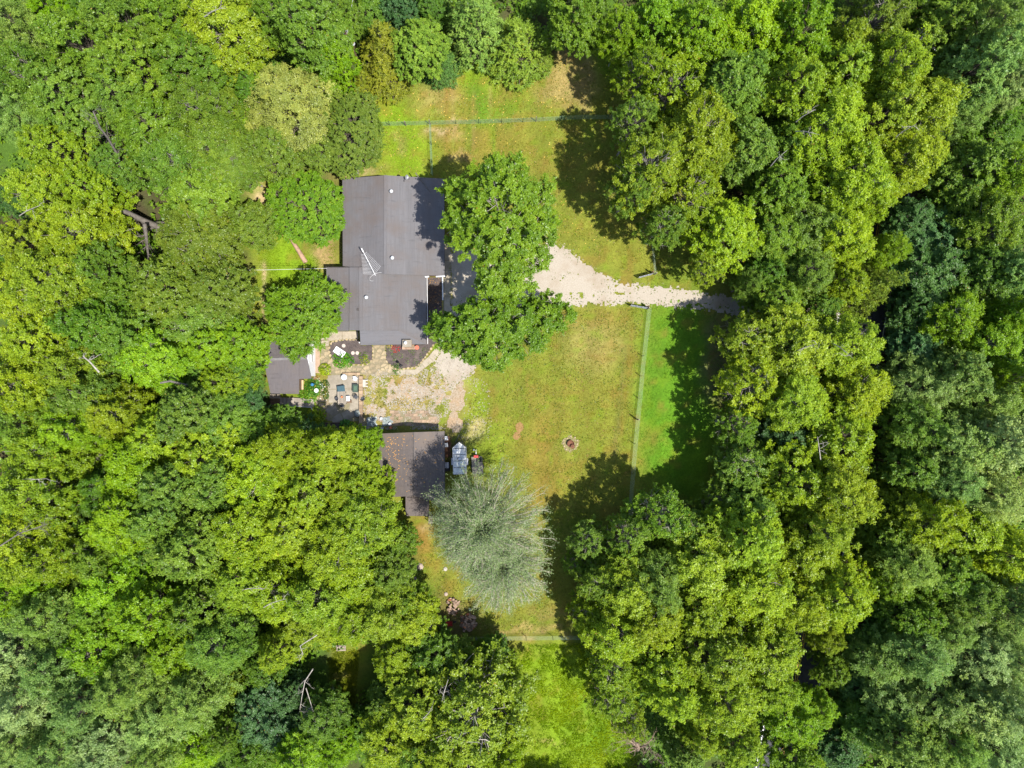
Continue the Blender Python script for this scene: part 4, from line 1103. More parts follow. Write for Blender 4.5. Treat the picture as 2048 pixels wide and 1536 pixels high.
leafy('plant_bed', W(650, 789), .65, .5, 140, (.05, .085, .015), 33, 'narrow dark planting between the curved rim and the patio, lower half', 'plants', .1)
leafy('plant_bed', W(631, 757), .7, .4, 90, (.2, .11, .03), 34, 'reddish and yellow flower patch at the upper end of the curved rim', 'flowers', .09)
r = np.random.RandomState(3)
def pale_flower(r):
    x_, y_ = W2(648 + r.randn() * 4, 776 + r.randn() * 11); return x_, y_, .55
tag(litter('white_blossoms', 16, pale_flower, .06, M['white'], 8), kind='stuff')
bb_ = thing('blue_watering_can', 'blue plastic watering can among the plants right of the shed', 'watering can', W(625.5, 769, .6))
M['blue'] = pmat('blue_plastic', (0.03, 0.13, 0.26), None, rough=.4)
MB().lathe((0, 0, 0), [(.16, 0), (.2, .05), (.2, .34), (.12, .4)], 12).build('body', M['blue'], bb_, local=True)
MB().tube([(.15, 0, .1), (.42, .1, .42)], [.04, .025], 6).build('spout', M['blue'], bb_, local=True); MB().tube([(-.12, 0, .38), (-.1, 0, .55), (.1, 0, .5)], .02, 5).build('handle', M['blue'], bb_, local=True)
pt = thing('round_pot', 'black round pot with pale rim among the plants left of the curved rim', 'pot', W(634.5, 781, .2))
MB().lathe((0, 0, 0), [(.2, 0), (.27, .4), (.22, .4), (.1, .3)], 14).build('body', M['dark'], pt, local=True); MB().lathe((0, 0, .4), [(.22, 0), (.29, .01), (.29, .05), (.22, .05)], 14).build('rim', M['alu'], pt, local=True)
wt = thing('potting_bench', 'tan topped bench with a white edge against the shed notch', 'bench', W(604.5, 769.5))
MB().box((.12, 0, .8), (.55, 1.25, .05)).build('top', pmat('tan_board', (0.42, 0.30, 0.17), (0.34, 0.24, 0.14), 3, .8), wt, local=True)
MB().box((-.25, 0, .82), (.16, 1.25, .12)).build('edge', M['white'], wt, local=True)
for (a, b_) in ((-.25, -.55), (.35, -.55), (-.25, .55), (.35, .55)): MB().bar((a, b_, .78), (a, b_, 0), .06).build('leg', M['wood_brown'], wt, local=True)
# boardwalk with rail
bw = thing('boardwalk', 'weathered wooden boardwalk of cross boards leading from the patio behind the shed', 'boardwalk', W(595, 806))
pl = MB().box((0, 0, 0), (.30, 1.15, .05)).mesh('board')
for k in range(17):
    px = 563 + k * 4.0; py = 803.5 + (k * k) * .014
    x, y, _ = W(px, py)
    link('board', pl, M['wood_grey_y'], bw, (x - bw.location.x, y - bw.location.y, .34 - .006 * k), -.06 * k / 12)
for k in range(5):
    x, y, _ = W(552, 790.5 + k * 4.3); lb = MB().box((0, 0, .36), (1.35, .25, .05)).mesh('board')
    link('board', lb, M['wood_brown'] if k > 1 else M['wood_grey'], bw, (x - bw.location.x, y - bw.location.y, 0))
MB().tube([W(542, 812.5, .95), W(566, 811.5, .95), W(600, 813, .95), W(624, 815, .95)], .035, 6).build('handrail', M['metal'], bw)
for (a, b_) in ((542, 813), (566, 812), (585, 812.5), (605, 814), (624, 816)):
    MB().bar(W(a, b_, 0), W(a, b_, .95)[:2] + (.95,), .07).build('post', M['wood_brown'], bw)
MB().tube([W(624, 816, .9), W(623.5, 828, .9), W(622.5, 839, .9)], .035, 6).build('handrail', M['metal'], bw)
MB().bar(W(622.5, 839, 0), W(622.5, 839, .9), .07).build('post', M['wood_brown'], bw)
# raised planters below the patio
for (a, b_, w, d, lab) in ((659.5, 852, 1.0, .85, 'square timber planter at the lower left patio edge'), (674.5, 852, 1.3, .9, 'longer timber planter at the lower patio edge, right of the square one')):
    o = thing('timber_planter', lab, 'planter', W(a, b_))
    for s in (-1, 1):
        MB().box((0, s * d / 2, .2), (w + .1, .09, .4)).build('board', M['wood_brown'], o, local=True); MB().box((s * w / 2, 0, .2), (.09, d - .09, .4)).build('board', M['wood_brown'], o, local=True)
    MB().box((0, 0, .15), (w - .1, d - .1, .28)).build('soil', M['mulch'], o, local=True)
leafy('garden_shrub', W(692, 851), .9, .8, 240, (.05, .14, .02), 50, 'dark green shrub right of the timber planters, below the patio', 'shrub', .14)
leafy('garden_shrub', W(704, 856), .9, .7, 200, (.12, .19, .012), 51, 'lime green shrub below the lower right patio corner', 'shrub', .14)
leafy('garden_shrub', W(634, 832), 1.3, 1.6, 420, (.14, .2, .012), 52, 'bright lime shrub left of the patio steps', 'shrub', .15)
# buckets by the chippings
for (px, py, col_, lab) in ((763.8, 837, 'white_plastic', 'white bucket between the two squares of grey chippings'), (781, 847.5, 'white_plastic', 'white bucket at the lower right corner of the right chippings square'), (765.6, 855.5, 'metal', 'grey bucket in the shadow along the garage gable'), (782.5, 854.5, 'terra', 'orange plant pot in the shadow along the garage gable')):
    if col_ == 'terra': M['terra'] = pmat('orange_pot', (0.45, 0.12, 0.05), None, rough=.8)
    o = thing('bucket', lab, 'bucket' if col_ != 'terra' else 'pot', W(px, py))
    MB().lathe((0, 0, 0), [(.14, 0), (.19, .36), (.21, .38), (.17, .37), (.1, .3)], 12).build('body', M[col_], o, local=True)
    MB().tube([(-.19, 0, .36), (-.12, .12, .42), (.12, .12, .42), (.19, 0, .36)], .012, 4).build('handle', M['metal'], o, local=True)
tag(MB().tube([W(764, 838, .4), W(766, 854, .5)], .02, 5).build('garden_stake', M['dark']), 'thin dark stake leaning between a white bucket and a grey bucket', 'stake')
# ------------------------------------------------------------------ fences
M['mesh_green'] = pmat('green_wire', (0.20, 0.32, 0.20), (0.15, 0.26, 0.15), 4, .5)
M['mesh_grey'] = pmat('grey_green_wire', (0.30, 0.36, 0.27), (0.25, 0.31, 0.22), 4, .5)
M['post_green'] = pmat('green_steel_post', (0.03, 0.05, 0.035), None, rough=.6)
def wire_fence(label, pts, h, posts, mat, step=.17, wt=.013, lean=0.0):
    root = thing('wire_fence', label, 'fence', W(*pts[len(pts) // 2]))
    V = []; F = []
    def rib(p, q, w):
        p = Vector(p); q = Vector(q); d = (q - p).normalized(); u = d.cross(Vector((.3, .5, .81))).normalized() * w / 2; v = d.cross(u).normalized() * w / 2
        b0 = len(V)
        for e in (p, q): V.extend([e + u, e + v, e - u, e - v])
        F.extend([(b0, b0 + 1, b0 + 5, b0 + 4), (b0 + 1, b0 + 2, b0 + 6, b0 + 5), (b0 + 2, b0 + 3, b0 + 7, b0 + 6), (b0 + 3, b0, b0 + 4, b0 + 7)])
    for (a, b_) in zip(pts[:-1], pts[1:]):
        A_ = Vector(W(*a)); B_ = Vector(W(*b_)); L = (B_ - A_).length
        side = Vector((-(B_ - A_).y, (B_ - A_).x, 0)).normalized() * lean
        for k in range(int(h / step) + 1):
            z = .04 + k * step
            sag = side * z / h
            rib(A_ + sag + Vector((0, 0, z)), B_ + sag + Vector((0, 0, z)), wt)
        n = int(L / step)
        for k in range(n):
            p = A_.lerp(B_, (k + .5) / n); rib(p + Vector((0, 0, .03)), p + side + Vector((0, 0, h)), wt)
    off = root.location
    link('wire_mesh', mesh_np('wire_mesh', np.array([tuple(v - off) for v in V]), np.array(F)), mat, root)
    for (px, py, hh, ww) in posts:
        x, y, _ = W(px, py)
        MB().box((x, y, hh / 2), (ww, ww, hh)).build('post', M['post_green'] if ww < .1 else M['wood_grey'], root)
    return root
wire_fence('green wire mesh fence crossing the upper lawn from tree to tree', [(755, 252), (861, 249.5), (960, 247), (1075, 243), (1160, 238), (1235, 238)], 1.45,
           [(780, 251, 1.6, .07), (812, 251, 1.5, .13), (861, 249.5, 1.75, .11), (912, 248, 1.55, .06), (958, 247, 1.55, .06), (1003, 245.5, 1.55, .06), (1046, 244.5, 1.55, .06), (1072, 243, 1.7, .1), (1122, 240.5, 1.55, .06), (1168, 238, 1.55, .06), (1215, 238, 1.55, .06)], M['mesh_green'])
wire_fence('thin green wire fence running from the upper fence down to the house roof', [(862, 250), (864, 300), (866, 352)], 1.3, [(863.5, 290, 1.4, .06), (865, 325, 1.4, .06)], M['mesh_green'], lean=-.15)
wire_fence('long pale green wire fence down the right side of the main lawn', [(1295, 617), (1288, 680), (1281, 745), (1276, 800), (1272, 838), (1267, 890), (1263, 940), (1259, 985), (1257, 1038)], 1.45,
           [(1294, 618, 1.7, .14), (1284, 712, 1.6, .06), (1280.5, 752, 1.6, .06), (1276, 796, 1.6, .06), (1272.5, 838, 2.1, .13), (1266.5, 886, 1.6, .06), (1262, 945, 1.6, .06), (1257.5, 1036, 1.7, .12)], M['mesh_grey'], lean=.28)
wire_fence('green wire fence running into tree shade above the upper drive gate', [(1301, 462), (1304, 500), (1309, 548)], 1.3, [(1302, 470, 1.5, .06), (1305, 510, 1.5, .06), (1309, 549, 1.6, .12)], M['mesh_grey'])
wire_fence('pale green wire fence across the lower end of the lawn, before the lime meadow', [(930, 1274), (1010, 1273), (1075, 1272.5), (1140, 1272), (1200, 1271)], 1.45, [(935, 1274, 1.6, .06), (975, 1273.5, 1.6, .06), (1052, 1272.5, 1.6, .06), (1105, 1272, 1.6, .06), (1160, 1271.5, 1.6, .06)], M['mesh_grey'], step=.17, wt=.013)
# gates, both standing open
def gate(label, a, b_, z0=.25, h=1.15):
    A_ = Vector(W(*a)); B_ = Vector(W(*b_))
    root = thing('field_gate', label, 'gate', (A_.x, A_.y, 0))
    for k in range(5):
        z = z0 + k * h / 4
        MB().tube([A_ + Vector((0, 0, z)), B_ + Vector((0, 0, z))], .035, 6).build('rail', M['metal'], root)
    for u in (0.01, .33, .66, .99):
        p = A_.lerp(B_, u); MB().tube([p + Vector((0, 0, z0 - .03)), p + Vector((0, 0, z0 + h + .03))], .04, 6).build('upright', M['metal'], root)
    n = 26
    wm = MB()
    for k in range(n):
        p = A_.lerp(B_, (k + .5) / n); wm.bar(p + Vector((0, 0, z0)), p + Vector((0, 0, z0 + h)), .03, .03)
    wm.build('wire_mesh', pmat('gate_wire', (0.30, 0.32, 0.36), None, rough=.4, metal=.5), root)
    MB().box((A_.x, A_.y + .22, .85), (.16, .16, 1.7)).build('post', M['wood_brown'], root)
    return root
gate('open grey field gate in tree shade above the drive', (1302, 550), (1275, 557))
gate('open grey field gate at the lower edge of the drive, in sun', (1293.5, 618), (1259, 612))
# ------------------------------------------------------------------ fire pit, patches, logs
fx, fy, _ = W(1141, 887)
fp = thing('fire_bowl', 'rusty iron fire bowl on the main lawn with tipped lid', 'fire pit', (fx, fy, 0))
MB().lathe((0, 0, .12), [(.12, 0), (.34, .06), (.46, .26), (.48, .32), (.44, .32), (.3, .1), (.06, .05)], 14).build('bowl', M['rust'], fp, local=True)
for k in range(3):
    a = 2.1 * k; MB().bar((math.cos(a) * .3, math.sin(a) * .3, .16), (math.cos(a) * .36, math.sin(a) * .36, 0), .05).build('leg', M['rust'], fp, local=True)
MB().lathe((.25, -.35, .42), [(.30, 0), (.26, .06), (.1, .1), (.03, .14)], 12).build('lid', M['rust'], fp, local=True)
r = random.Random(8)
for k in range(12):
    a = math.pi / 2 - (k + 1) / 12 * 2 * math.pi + r.uniform(-.08, .08); d = r.uniform(.75, .95)
    tag(link('ring_stone', MB().lathe((0, 0, 0), [(.12, 0), (.14, .06), (.07, .12)], 7).mesh('ring_stone'), M['edge_stone'], None, (fx + math.cos(a) * d * 1.15, fy + math.sin(a) * d, 0)), 'pale stone in the ring round the rusty fire bowl, at %s o\'clock' % 'one two three four five six seven eight nine ten eleven twelve'.split()[k], 'stone', 'stones round the fire bowl')
tag(mask_sheet('ash_patch', lambda x, y: np.hypot((x - fx) / 1.1, (y - fy) / 1.0) + (fbm(x, y, .8, 401) - .5) * 1.0 < 1, (fx - 2.5, fy - 2.5, fx + 2.5, fy + 2.5), 0.007, pmat('ash', (0.20, 0.17, 0.09), (0.13, 0.12, 0.035), 5, .95), .12), kind='structure')
bx_, by_, _ = W(1036, 862)
tag(mask_sheet('bare_patch', lambda x, y: np.minimum(np.hypot((x - bx_ - .2) / .5, (y - by_ - .5) / .7), np.hypot((x - bx_ + .15) / .6, (y - by_ + .65) / .55)) + (fbm(x, y, .7, 411) - .5) * .7 < 1, (bx_ - 2.5, by_ - 2.5, bx_ + 2.5, by_ + 2.5), 0.006, pmat('orange_soil', (0.22, 0.125, 0.05), (0.17, 0.10, 0.035), 5, .95), .12), kind='structure')
# fallen trunk on the lime lawn
lg = thing('fallen_log', 'bare pinkish brown log lying on the lime lawn left of the house', 'log', W(594, 498))
M['log'] = pmat('weathered_log', (0.33, 0.21, 0.14), (0.20, 0.13, 0.085), 2.5, .9, stretch=(1, 1, 1), bump=.02)
MB().tube([W(577, 470, .25), W(588, 487, .27), W(600, 506, .28), W(611, 524, .29)], [.2, .26, .29, .31], 10).build('trunk', M['log'], lg, smooth=True)
MB().tube([W(611.05, 524.1, .29), W(611.4, 524.7, .29)], [.29, .27], 10).build('cut_face', pmat('cut_wood', (0.42, 0.27, 0.17), None, rough=.9), lg)
# split firewood heap and stack
M['wood_end'] = pmat('split_wood', (0.27, 0.19, 0.135), (0.12, 0.075, 0.05), 6, .9, obj_var=.6)
M['wood_red'] = pmat('split_wood_red', (0.36, 0.12, 0.05), (0.2, 0.08, 0.045), 6, .9, obj_var=.2)
r = random.Random(12)
lm = [MB().tube([(-.2, 0, 0), (.2, 0, 0)], .11, 7).mesh('log_short'), MB().tube([(0, 0, -.12), (0, 0, .12)], .20, 9).mesh('log_round'), MB().prism([(-.22, -.1), (.22, -.1), (.2, .1), (-.2, .1)], -.09, .09).mesh('log_split')]
def firewood(cx, cy, rx, ry, n, label, grp):
    for k in range(n):
        a = r.random() * 6.283; q = math.sqrt(r.random())
        x, y, _ = W(cx + math.cos(a) * q * rx, cy + math.sin(a) * q * ry)
        me = r.choice(lm)
        if k % 9 == 0: me2 = me.copy(); me2.materials.clear(); me2.materials.append(M['wood_red']); me = me2
        o = link('firewood_log', me, M['wood_end'], None, (x, y, .12 + (1 - q) * .55 * r.uniform(.5, 1)), r.random() * 6.28)
        o.rotation_euler = (r.uniform(-.5, .5), r.uniform(-.5, .5), r.random() * 6.28)
        o.scale = [r.uniform(.8, 1.4)] * 3
        tag(o, label, 'log', grp)
firewood(937, 1244, 17, 17, 84, 'short cut log in the big heap of firewood right of the red wheelbarrow', 'firewood in the big heap')
firewood(904, 1212, 14, 17, 26, 'short cut log strewn in the shade above the red wheelbarrow', 'loose firewood above the wheelbarrow')
wb = thing('wheelbarrow', 'red wheelbarrow standing in shade left of the firewood heap', 'wheelbarrow', W(899.5, 1244), .1)
MB().add([(-.48, -.3, .62), (.42, -.34, .66), (.42, .34, .66), (-.48, .3, .62), (-.28, -.18, .34), (.3, -.2, .34), (.3, .2, .34), (-.28, .18, .34)], [(0, 1, 5, 4), (1, 2, 6, 5), (2, 3, 7, 6), (3, 0, 4, 7), (4, 5, 6, 7)]).build('tray', M['red'], wb, local=True)
for s in (-1, 1):
    MB().bar((.75, s * .12, .2), (-.95, s * .3, .55), .045).build('handle', M['wood_brown'], wb, local=True); MB().bar((-.35, s * .22, .42), (-.4, s * .26, 0), .04).build('leg', M['dark'], wb, local=True)
MB().tube([(.68, -.06, .2), (.68, .06, .2)], .2, 12).build('wheel', M['rubber'], wb, local=True)
# low brick stack
r = random.Random(3)
sk = thing('brick_stack', 'long low stack of pale bricks at the tree edge left of the lower lawn', 'stack', W(826, 1178), math.radians(-83))
bmh = MB().box((0, 0, 0), (.36, .40, .12)).mesh('brick')
M['pale_brick'] = pmat('pale_brick', (0.46, 0.36, 0.29), (0.32, 0.24, 0.19), 5, .9, obj_var=.25)
for i in range(5):
    for j in range(2):
        for l in range(2):
            link('brick', bmh, M['pale_brick'], sk, (-.95 + i * .42 + r.uniform(-.03, .03), -.21 + j * .42, .07 + l * .14), r.uniform(-.06, .06))
for (px, py, s, lab) in ((829.5, 1157, .3, 'pinkish rock just above the brick stack'), (834, 1183.5, .26, 'pinkish rock right of the brick stack'), (892, 1188, .28, 'pale reddish rock at the top of the loose firewood'), (891, 1138, .26, 'lone white rock on the lower lawn left of the silvery tree'), (940, 1219, .2, 'white rock on the upper rim of the firewood heap'), (840, 1133, .5, 'flat pinkish rock at the tree edge of the lower lawn')):
    r2 = random.Random(int(px))
    pr = [(s * .7, 0), (s * r2.uniform(.95, 1.1), s * .25), (s * .7, s * .5), (s * .2, s * .6)]
    tag(MB().lathe(W(px, py), pr, 7).build('rock', pmat('pale_rock', (0.30, 0.24, 0.195) if 'white' not in lab else (.36, .34, .3), (0.22, 0.17, 0.14), 4, .9)), lab, 'rock')
# blue folding chair by the trees
fc = thing('trestle', 'pale blue folding trestle in shade at the tree edge above the firewood', 'trestle', W(843, 1196), math.radians(70))
M['blue_paint'] = pmat('pale_blue_paint', (0.25, 0.36, 0.50), (0.2, 0.3, 0.42), 4, .6)
MB().bar((-.8, .2, .75), (.8, .28, .75), .12, .06).build('top_rail', M['blue_paint'], fc, local=True); MB().bar((-.5, -.35, .72), (.6, -.42, .72), .09, .05).build('top_rail', M['alu'], fc, local=True)
MB().bar((-.1, .2, .7), (-.2, -.4, .7), .05).build('brace', M['alu'], fc, local=True)
for (a, b_) in ((-.7, .2), (.7, .25), (-.45, -.35), (.55, -.4)): MB().bar((a, b_, .74), (a * 1.1, b_ * 1.5, 0), .05).build('leg', M['alu'], fc, local=True)
# grey bench in the wood
gb = thing('park_bench', 'grey slatted bench in a gap of the wood below the lawn, near two pale limbs', 'bench', W(684, 1294), .02)
pl = MB().box((0, 0, 0), (1.25, .16, .04)).mesh('slat')
for k in range(4): link('slat', pl, M['wood_grey'], gb, (0, -.27 + .18 * k, .45))
for k in range(2): link('slat', pl, M['wood_grey'], gb, (0, .42, .62 + .18 * k))
for s in (-.55, .55):
    MB().bar((s, -.28, .43), (s, -.3, 0), .06).build('leg', M['dark'], gb, local=True); MB().bar((s, .3, .9), (s, .36, 0), .06).build('leg', M['dark'], gb, local=True)
# ------------------------------------------------------------------ utility pole and wires
ux, uy, _ = W(721.5, 133)
up = thing('utility_pole', 'slim wooden utility pole with a white transformer beside the golden conifer', 'utility pole', (ux, uy, 0))
MB().tube([(ux, uy, 0), (ux + .05, uy + .05, 9.2)], [.16, .11], 8).build('pole', M['wood_brown'], up)
MB().lathe((ux + .42, uy - .1, 6.4), [(.22, 0), (.26, .05), (.26, .75), (.2, .85)], 12).build('transformer', M['white'], up)
MB().bar((ux - .35, uy + .12, 9.0), (ux + .05, uy + .05, 8.3), .07).build('bracket', M['alu'], up); MB().bar((ux + .4, uy + .3, 9.2), (ux + .05, uy + .05, 8.4), .07).build('bracket', M['alu'], up)
hw = W(650, 535, 3.1)
def wire(label, a, b_, sag, rad=.012):
    a = Vector(a); b_ = Vector(b_)
    tag(MB().tube([a.lerp(b_, i / 12) - Vector((0, 0, sag * 4 * (i / 12) * (1 - i / 12))) for i in range(13)], rad, 4).build('overhead_wire', M['alu'] if rad > .011 else M['dark']), label, 'wire')
wire('pale overhead wire crossing the lime lawn to the house, lower of two', W(430, 541, 5.0), W(654, 536.5, 3.2), .25, .020)
wire('dark overhead wire crossing the lime lawn to the house, upper of two', W(430, 536, 5.0), W(654, 532.5, 3.2), .3, .010)
wire('thin wire rising from the utility pole to the top of the picture', (ux, uy, 8.8), W(715, -60, 8.5), .4, .016)
# ------------------------------------------------------------------ trees
def unit(v):
    return v / (np.linalg.norm(v, axis=-1, keepdims=True) + 1e-9)

class Tubes:
    """tapered tubes gathered into one mesh"""
    def __init__(s): s.V = []; s.F = []; s.n = 0
    def add(s, pts, rad, sides=5):
        pts = np.asarray(pts, float); k = len(pts)
        d = np.zeros_like(pts); d[1:-1] = pts[2:] - pts[:-2]; d[0] = pts[1] - pts[0]; d[-1] = pts[-1] - pts[-2]
        d = unit(d); ref = np.array([0.31, 0.12, 0.94]) if abs(d[0, 2]) < .9 else np.array([1.0, 0.1, 0])
        u = unit(np.cross(d, ref)); w = np.cross(d, u)
        a = np.arange(sides) * 2 * np.pi / sides
        ring = pts[:, None, :] + (u[:, None, :] * np.cos(a)[None, :, None] + w[:, None, :] * np.sin(a)[None, :, None]) * np.asarray(rad, float)[:, None, None]
        s.V.append(ring.reshape(-1, 3))
        i = np.arange(k - 1)[:, None] * sides; j = np.arange(sides)[None, :]; j2 = (j + 1) % sides
        s.F.append((np.stack([i + j, i + j2, i + sides + j2, i + sides + j], -1).reshape(-1, 4)) + s.n)
        s.n += k * sides
    def mesh(s, name):
        return mesh_np(name, np.concatenate(s.V), np.concatenate(s.F), smooth=True)

def bezier(a, b, c, n):
    t = np.linspace(0, 1, n)[:, None]
    return (1 - t) ** 2 * a + 2 * t * (1 - t) * b + t ** 2 * c

def crown_lobes(R, H, r, n=8, skirt=True, top=0.76, spread=0.58, flat=1.0):
    """one broad dome, its edge broken by boughs of many sizes"""
    L = [(R * r.uniform(-.08, .08), R * r.uniform(-.08, .08), .60 * H, .70 * R, .68 * R, .27 * H * flat)]
    a0 = r.rand() * 6.28
    for k in range(n + 3):                                   # boughs round the rim
        a = a0 + 6.283 * k / (n + 3) + r.uniform(-.25, .25); d = R * r.uniform(.50, .78); q = R * r.uniform(.20, .36)
        L.append((d * math.cos(a), d * math.sin(a), H * r.uniform(.50, .70), q, q * r.uniform(.8, 1.2), H * r.uniform(.08, .13) * flat))
    for k in range(n - 2):                                   # boughs that rise out of the dome
        a = r.rand() * 6.28; d = R * r.uniform(.05, .5); q = R * r.uniform(.20, .32)
        L.append((d * math.cos(a), d * math.sin(a), H * r.uniform(.76, .86), q, q, H * r.uniform(.06, .10) * flat))
    if skirt:
        for k in range(n - 1):
            a = a0 + 1 + 6.283 * k / (n - 1) + r.uniform(-.3, .3); d = R * r.uniform(.62, .9); q = R * r.uniform(.20, .32)
            L.append((d * math.cos(a), d * math.sin(a), H * r.uniform(.34, .5), q, q, H * .08))
    return L

def build_tree(seed, lobes, H, trunk_r=.28, space=1.15, crad=1.0, per=120, leaf=.17, wid=.62, up=1.1, flatten=.62, droop=0.0,
               bare=0.0, limbs_show=1.0, base=(0, 0), inner=.25, twigs=8, jit=.16):
    """returns (limb mesh, crown mesh).  Crown = leafy sprays on the ends of boughs that fill the lobes."""
    r = np.random.RandomState(seed)
    T = Tubes()
    lobes = [np.array(l, float) for l in lobes]
    wsum = sum(l[3] * l[4] for l in lobes)
    cen = sum(l[:2] * l[3] * l[4] for l in lobes) / wsum
    fork_z = .34 * H
    n_ = 7
    tz = np.linspace(0, .62 * H, n_)
    tx = base[0] + (cen[0] - base[0]) * (tz / (.62 * H)) ** 1.5 + r.randn(n_) * .08; ty = base[1] + (cen[1] - base[1]) * (tz / (.62 * H)) ** 1.5 + r.randn(n_) * .08
    tx[0], ty[0] = base
    tp = np.stack([tx, ty, tz], 1)
    T.add(tp, np.linspace(trunk_r, trunk_r * .45, n_) * np.r_[1.35, np.ones(n_ - 1)], 8)
    CC = []; CO = []
    for li, l in enumerate(lobes):
        c = l[:3]; R = l[3:]
        z0 = np.clip(c[2] * .62, .22 * H, .60 * H)
        st = np.array([np.interp(z0, tz, tx), np.interp(z0, tz, ty), z0])
        endp = c - np.array([0, 0, R[2] * .25])
        mid = (st + endp) / 2 + np.array([0, 0, .05 * H]) + r.randn(3) * .25
        bz = bezier(st, mid, endp, 6)
        r0 = trunk_r * .42 * np.sqrt(R[0] / 2.5)
        T.add(bz, np.linspace(r0, r0 * .35, 6), 6)
        area = 2 * np.pi * ((R[0] * R[1]) ** 1.6 / 2 + ((R[0] * R[2]) ** 1.6 + (R[1] * R[2]) ** 1.6) / 4) ** (1 / 1.6)
        k = max(5, int(area / space ** 2))
        # even points on the ellipsoid
        i = np.arange(k) + .5
        ph = np.arccos(1 - 1.62 * i / k); th = np.pi * (1 + 5 ** .5) * i + r.rand() * 6
        nrm = np.stack([np.cos(th) * np.sin(ph), np.sin(th) * np.sin(ph), np.cos(ph)], 1) + r.randn(k, 3) * .12
        nrm = unit(nrm)
        pts = c + nrm * R * (r.uniform(.70, 1.08, (k, 1)) + (r.rand(k, 1) < .14) * r.uniform(0, .35, (k, 1)))
        if inner > 0:
            ki = int(k * inner); p2 = c + unit(r.randn(ki, 3)) * R * r.uniform(.2, .65, (ki, 1)); pts = np.r_[pts, p2]; nrm = np.r_[nrm, unit(r.randn(ki, 3) + [0, 0, .7])]
        ok = np.ones(len(pts), bool)
        for lj, m_ in enumerate(lobes):
            if lj != li:
                ok &= (((pts - m_[:3]) / (m_[3:] * .72)) ** 2).sum(1) > 1
        pts, nrm = pts[ok], nrm[ok]
        for p, o in zip(pts, nrm):
            q = bz[r.randint(2, 6)]
            mid = (p + q) / 2 + np.array([0, 0, .12]) * np.linalg.norm(p - q) + r.randn(3) * .1
            rr = r0 * .30 * limbs_show
            T.add(bezier(q, mid, p, 3), [rr, rr * .7, .02], 4)
        CC.append(pts); CO.append(nrm)
    C = np.concatenate(CC); O = np.concatenate(CO); k = len(C)
    # sprays: twigs fan from each cluster centre, leaves set along them
    cr = crad * r.uniform(.7, 1.3, k)
    n_t = twigs
    d = unit(O[:, None, :] * .75 + r.randn(k, n_t, 3) * np.array([.75, .75, .5]) + np.array([0, 0, .25 - droop]))
    L_ = cr[:, None] * r.uniform(.55, 1.15, (k, n_t))
    m_ = max(3, int(per * 1.9) // n_t)
    t_ = r.uniform(.12, 1.05, (k, n_t, m_)) ** .8
    pos = C[:, None, None, :] + d[:, :, None, :] * (L_[:, :, None] * t_)[..., None] * np.array([1, 1, flatten])
    pos = pos + r.randn(k, n_t, m_, 3) * jit * np.array([1, 1, .7]) * (1.1 - .5 * t_)[..., None] * crad
    pos[..., 2] -= droop * (L_[:, :, None] * t_) ** 2 * .35
    nr = np.array([0, 0, up]) + O[:, None, None, :] * .45 + d[:, :, None, :] * .15 + r.randn(k, n_t, m_, 3) * .56
    ad = d[:, :, None, :] + r.randn(k, n_t, m_, 3) * .8
    clv = np.clip(r.rand(k)[:, None, None] * .45 + r.rand(k, n_t, 1) * .2 + r.rand(k, n_t, m_) * .36, 0, 1)
    pos = pos.reshape(-1, 3); nr = nr.reshape(-1, 3); ad = ad.reshape(-1, 3); clv = clv.reshape(-1)
    if bare > 0:
        keep = np.repeat(r.rand(k) > bare, n_t * m_); pos, nr, ad, clv = pos[keep], nr[keep], ad[keep], clv[keep]
    turn = r.rand(len(pos)) < .004
    clv = np.where(turn, 1.0, clv * .92)
    V, F = leaves(pos, nr, leaf * .80 * r.uniform(.65, 1.35, len(pos)), r, wid, ad)
    return T.mesh('trunk'), mesh_np('crown', V, F, fattr=clv)

def plant(name, trunk_me, crown_me, loc, rz, sxy, sz, colr, label, cat='tree', group=None, lm='leaf', bm='bark'):
    o = thing(name, label, cat, loc, rz, group)
    if not trunk_me.materials: trunk_me.materials.append(M[bm])
    if not crown_me.materials: crown_me.materials.append(M[lm])
    a = link('trunk', trunk_me, None, o); b = link('crown', crown_me, None, o)
    b.color = (*colr, 1)
    o.scale = (sxy, sxy, sz)
    return o

# reusable models: (trunk, crown, R, H)
MODELS = {}
def model(key, seed, R, H, lm='leaf', bark='bark', lob=None, **kw):
    r = np.random.RandomState(seed + 900)
    lb = crown_lobes(R, H, r, **(lob or {}))
    t_, c_ = build_tree(seed, lb, H, **kw)
    t_.materials.append(M[bark]); c_.materials.append(M[lm])
    MODELS[key] = (t_, c_, R, H)
for i in range(4):
    model('oak%d' % i, 10 + i, 5.6, 18, bark='bark', lob=dict(n=7 + i % 3), per=100, leaf=.18, crad=1.0, space=1.08, inner=.12, bare=.07)
for i in range(3):
    model('plane%d' % i, 30 + i, 6.2, 20, lm='leaf', bark='bark_pale', lob=dict(n=9, spread=.62), per=95, leaf=.19, crad=1.1, space=1.15, bare=.09, limbs_show=1.4, twigs=9, jit=.22, inner=.12)
for i in range(2):
    model('ash%d' % i, 50 + i, 4.8, 17, lm='leaf', bark='bark', lob=dict(n=6, spread=.6), per=110, leaf=.15, wid=.42, crad=1.0, space=1.0, droop=.15, twigs=10, inner=.12)
for i in range(2):
    model('round%d' % i, 60 + i, 4.0, 9, lm='leaf_dense', bark='bark', lob=dict(n=8, spread=.52, top=.68), per=110, leaf=.13, crad=.55, space=.62, inner=.1, trunk_r=.2)
model('turn0', 70, 6.0, 17, lm='leaf_turning', bark='bark_pale', lob=dict(n=9, spread=.62), per=70, leaf=.18, crad=1.05, space=1.2, bare=.14, limbs_show=2.2, inner=.1)
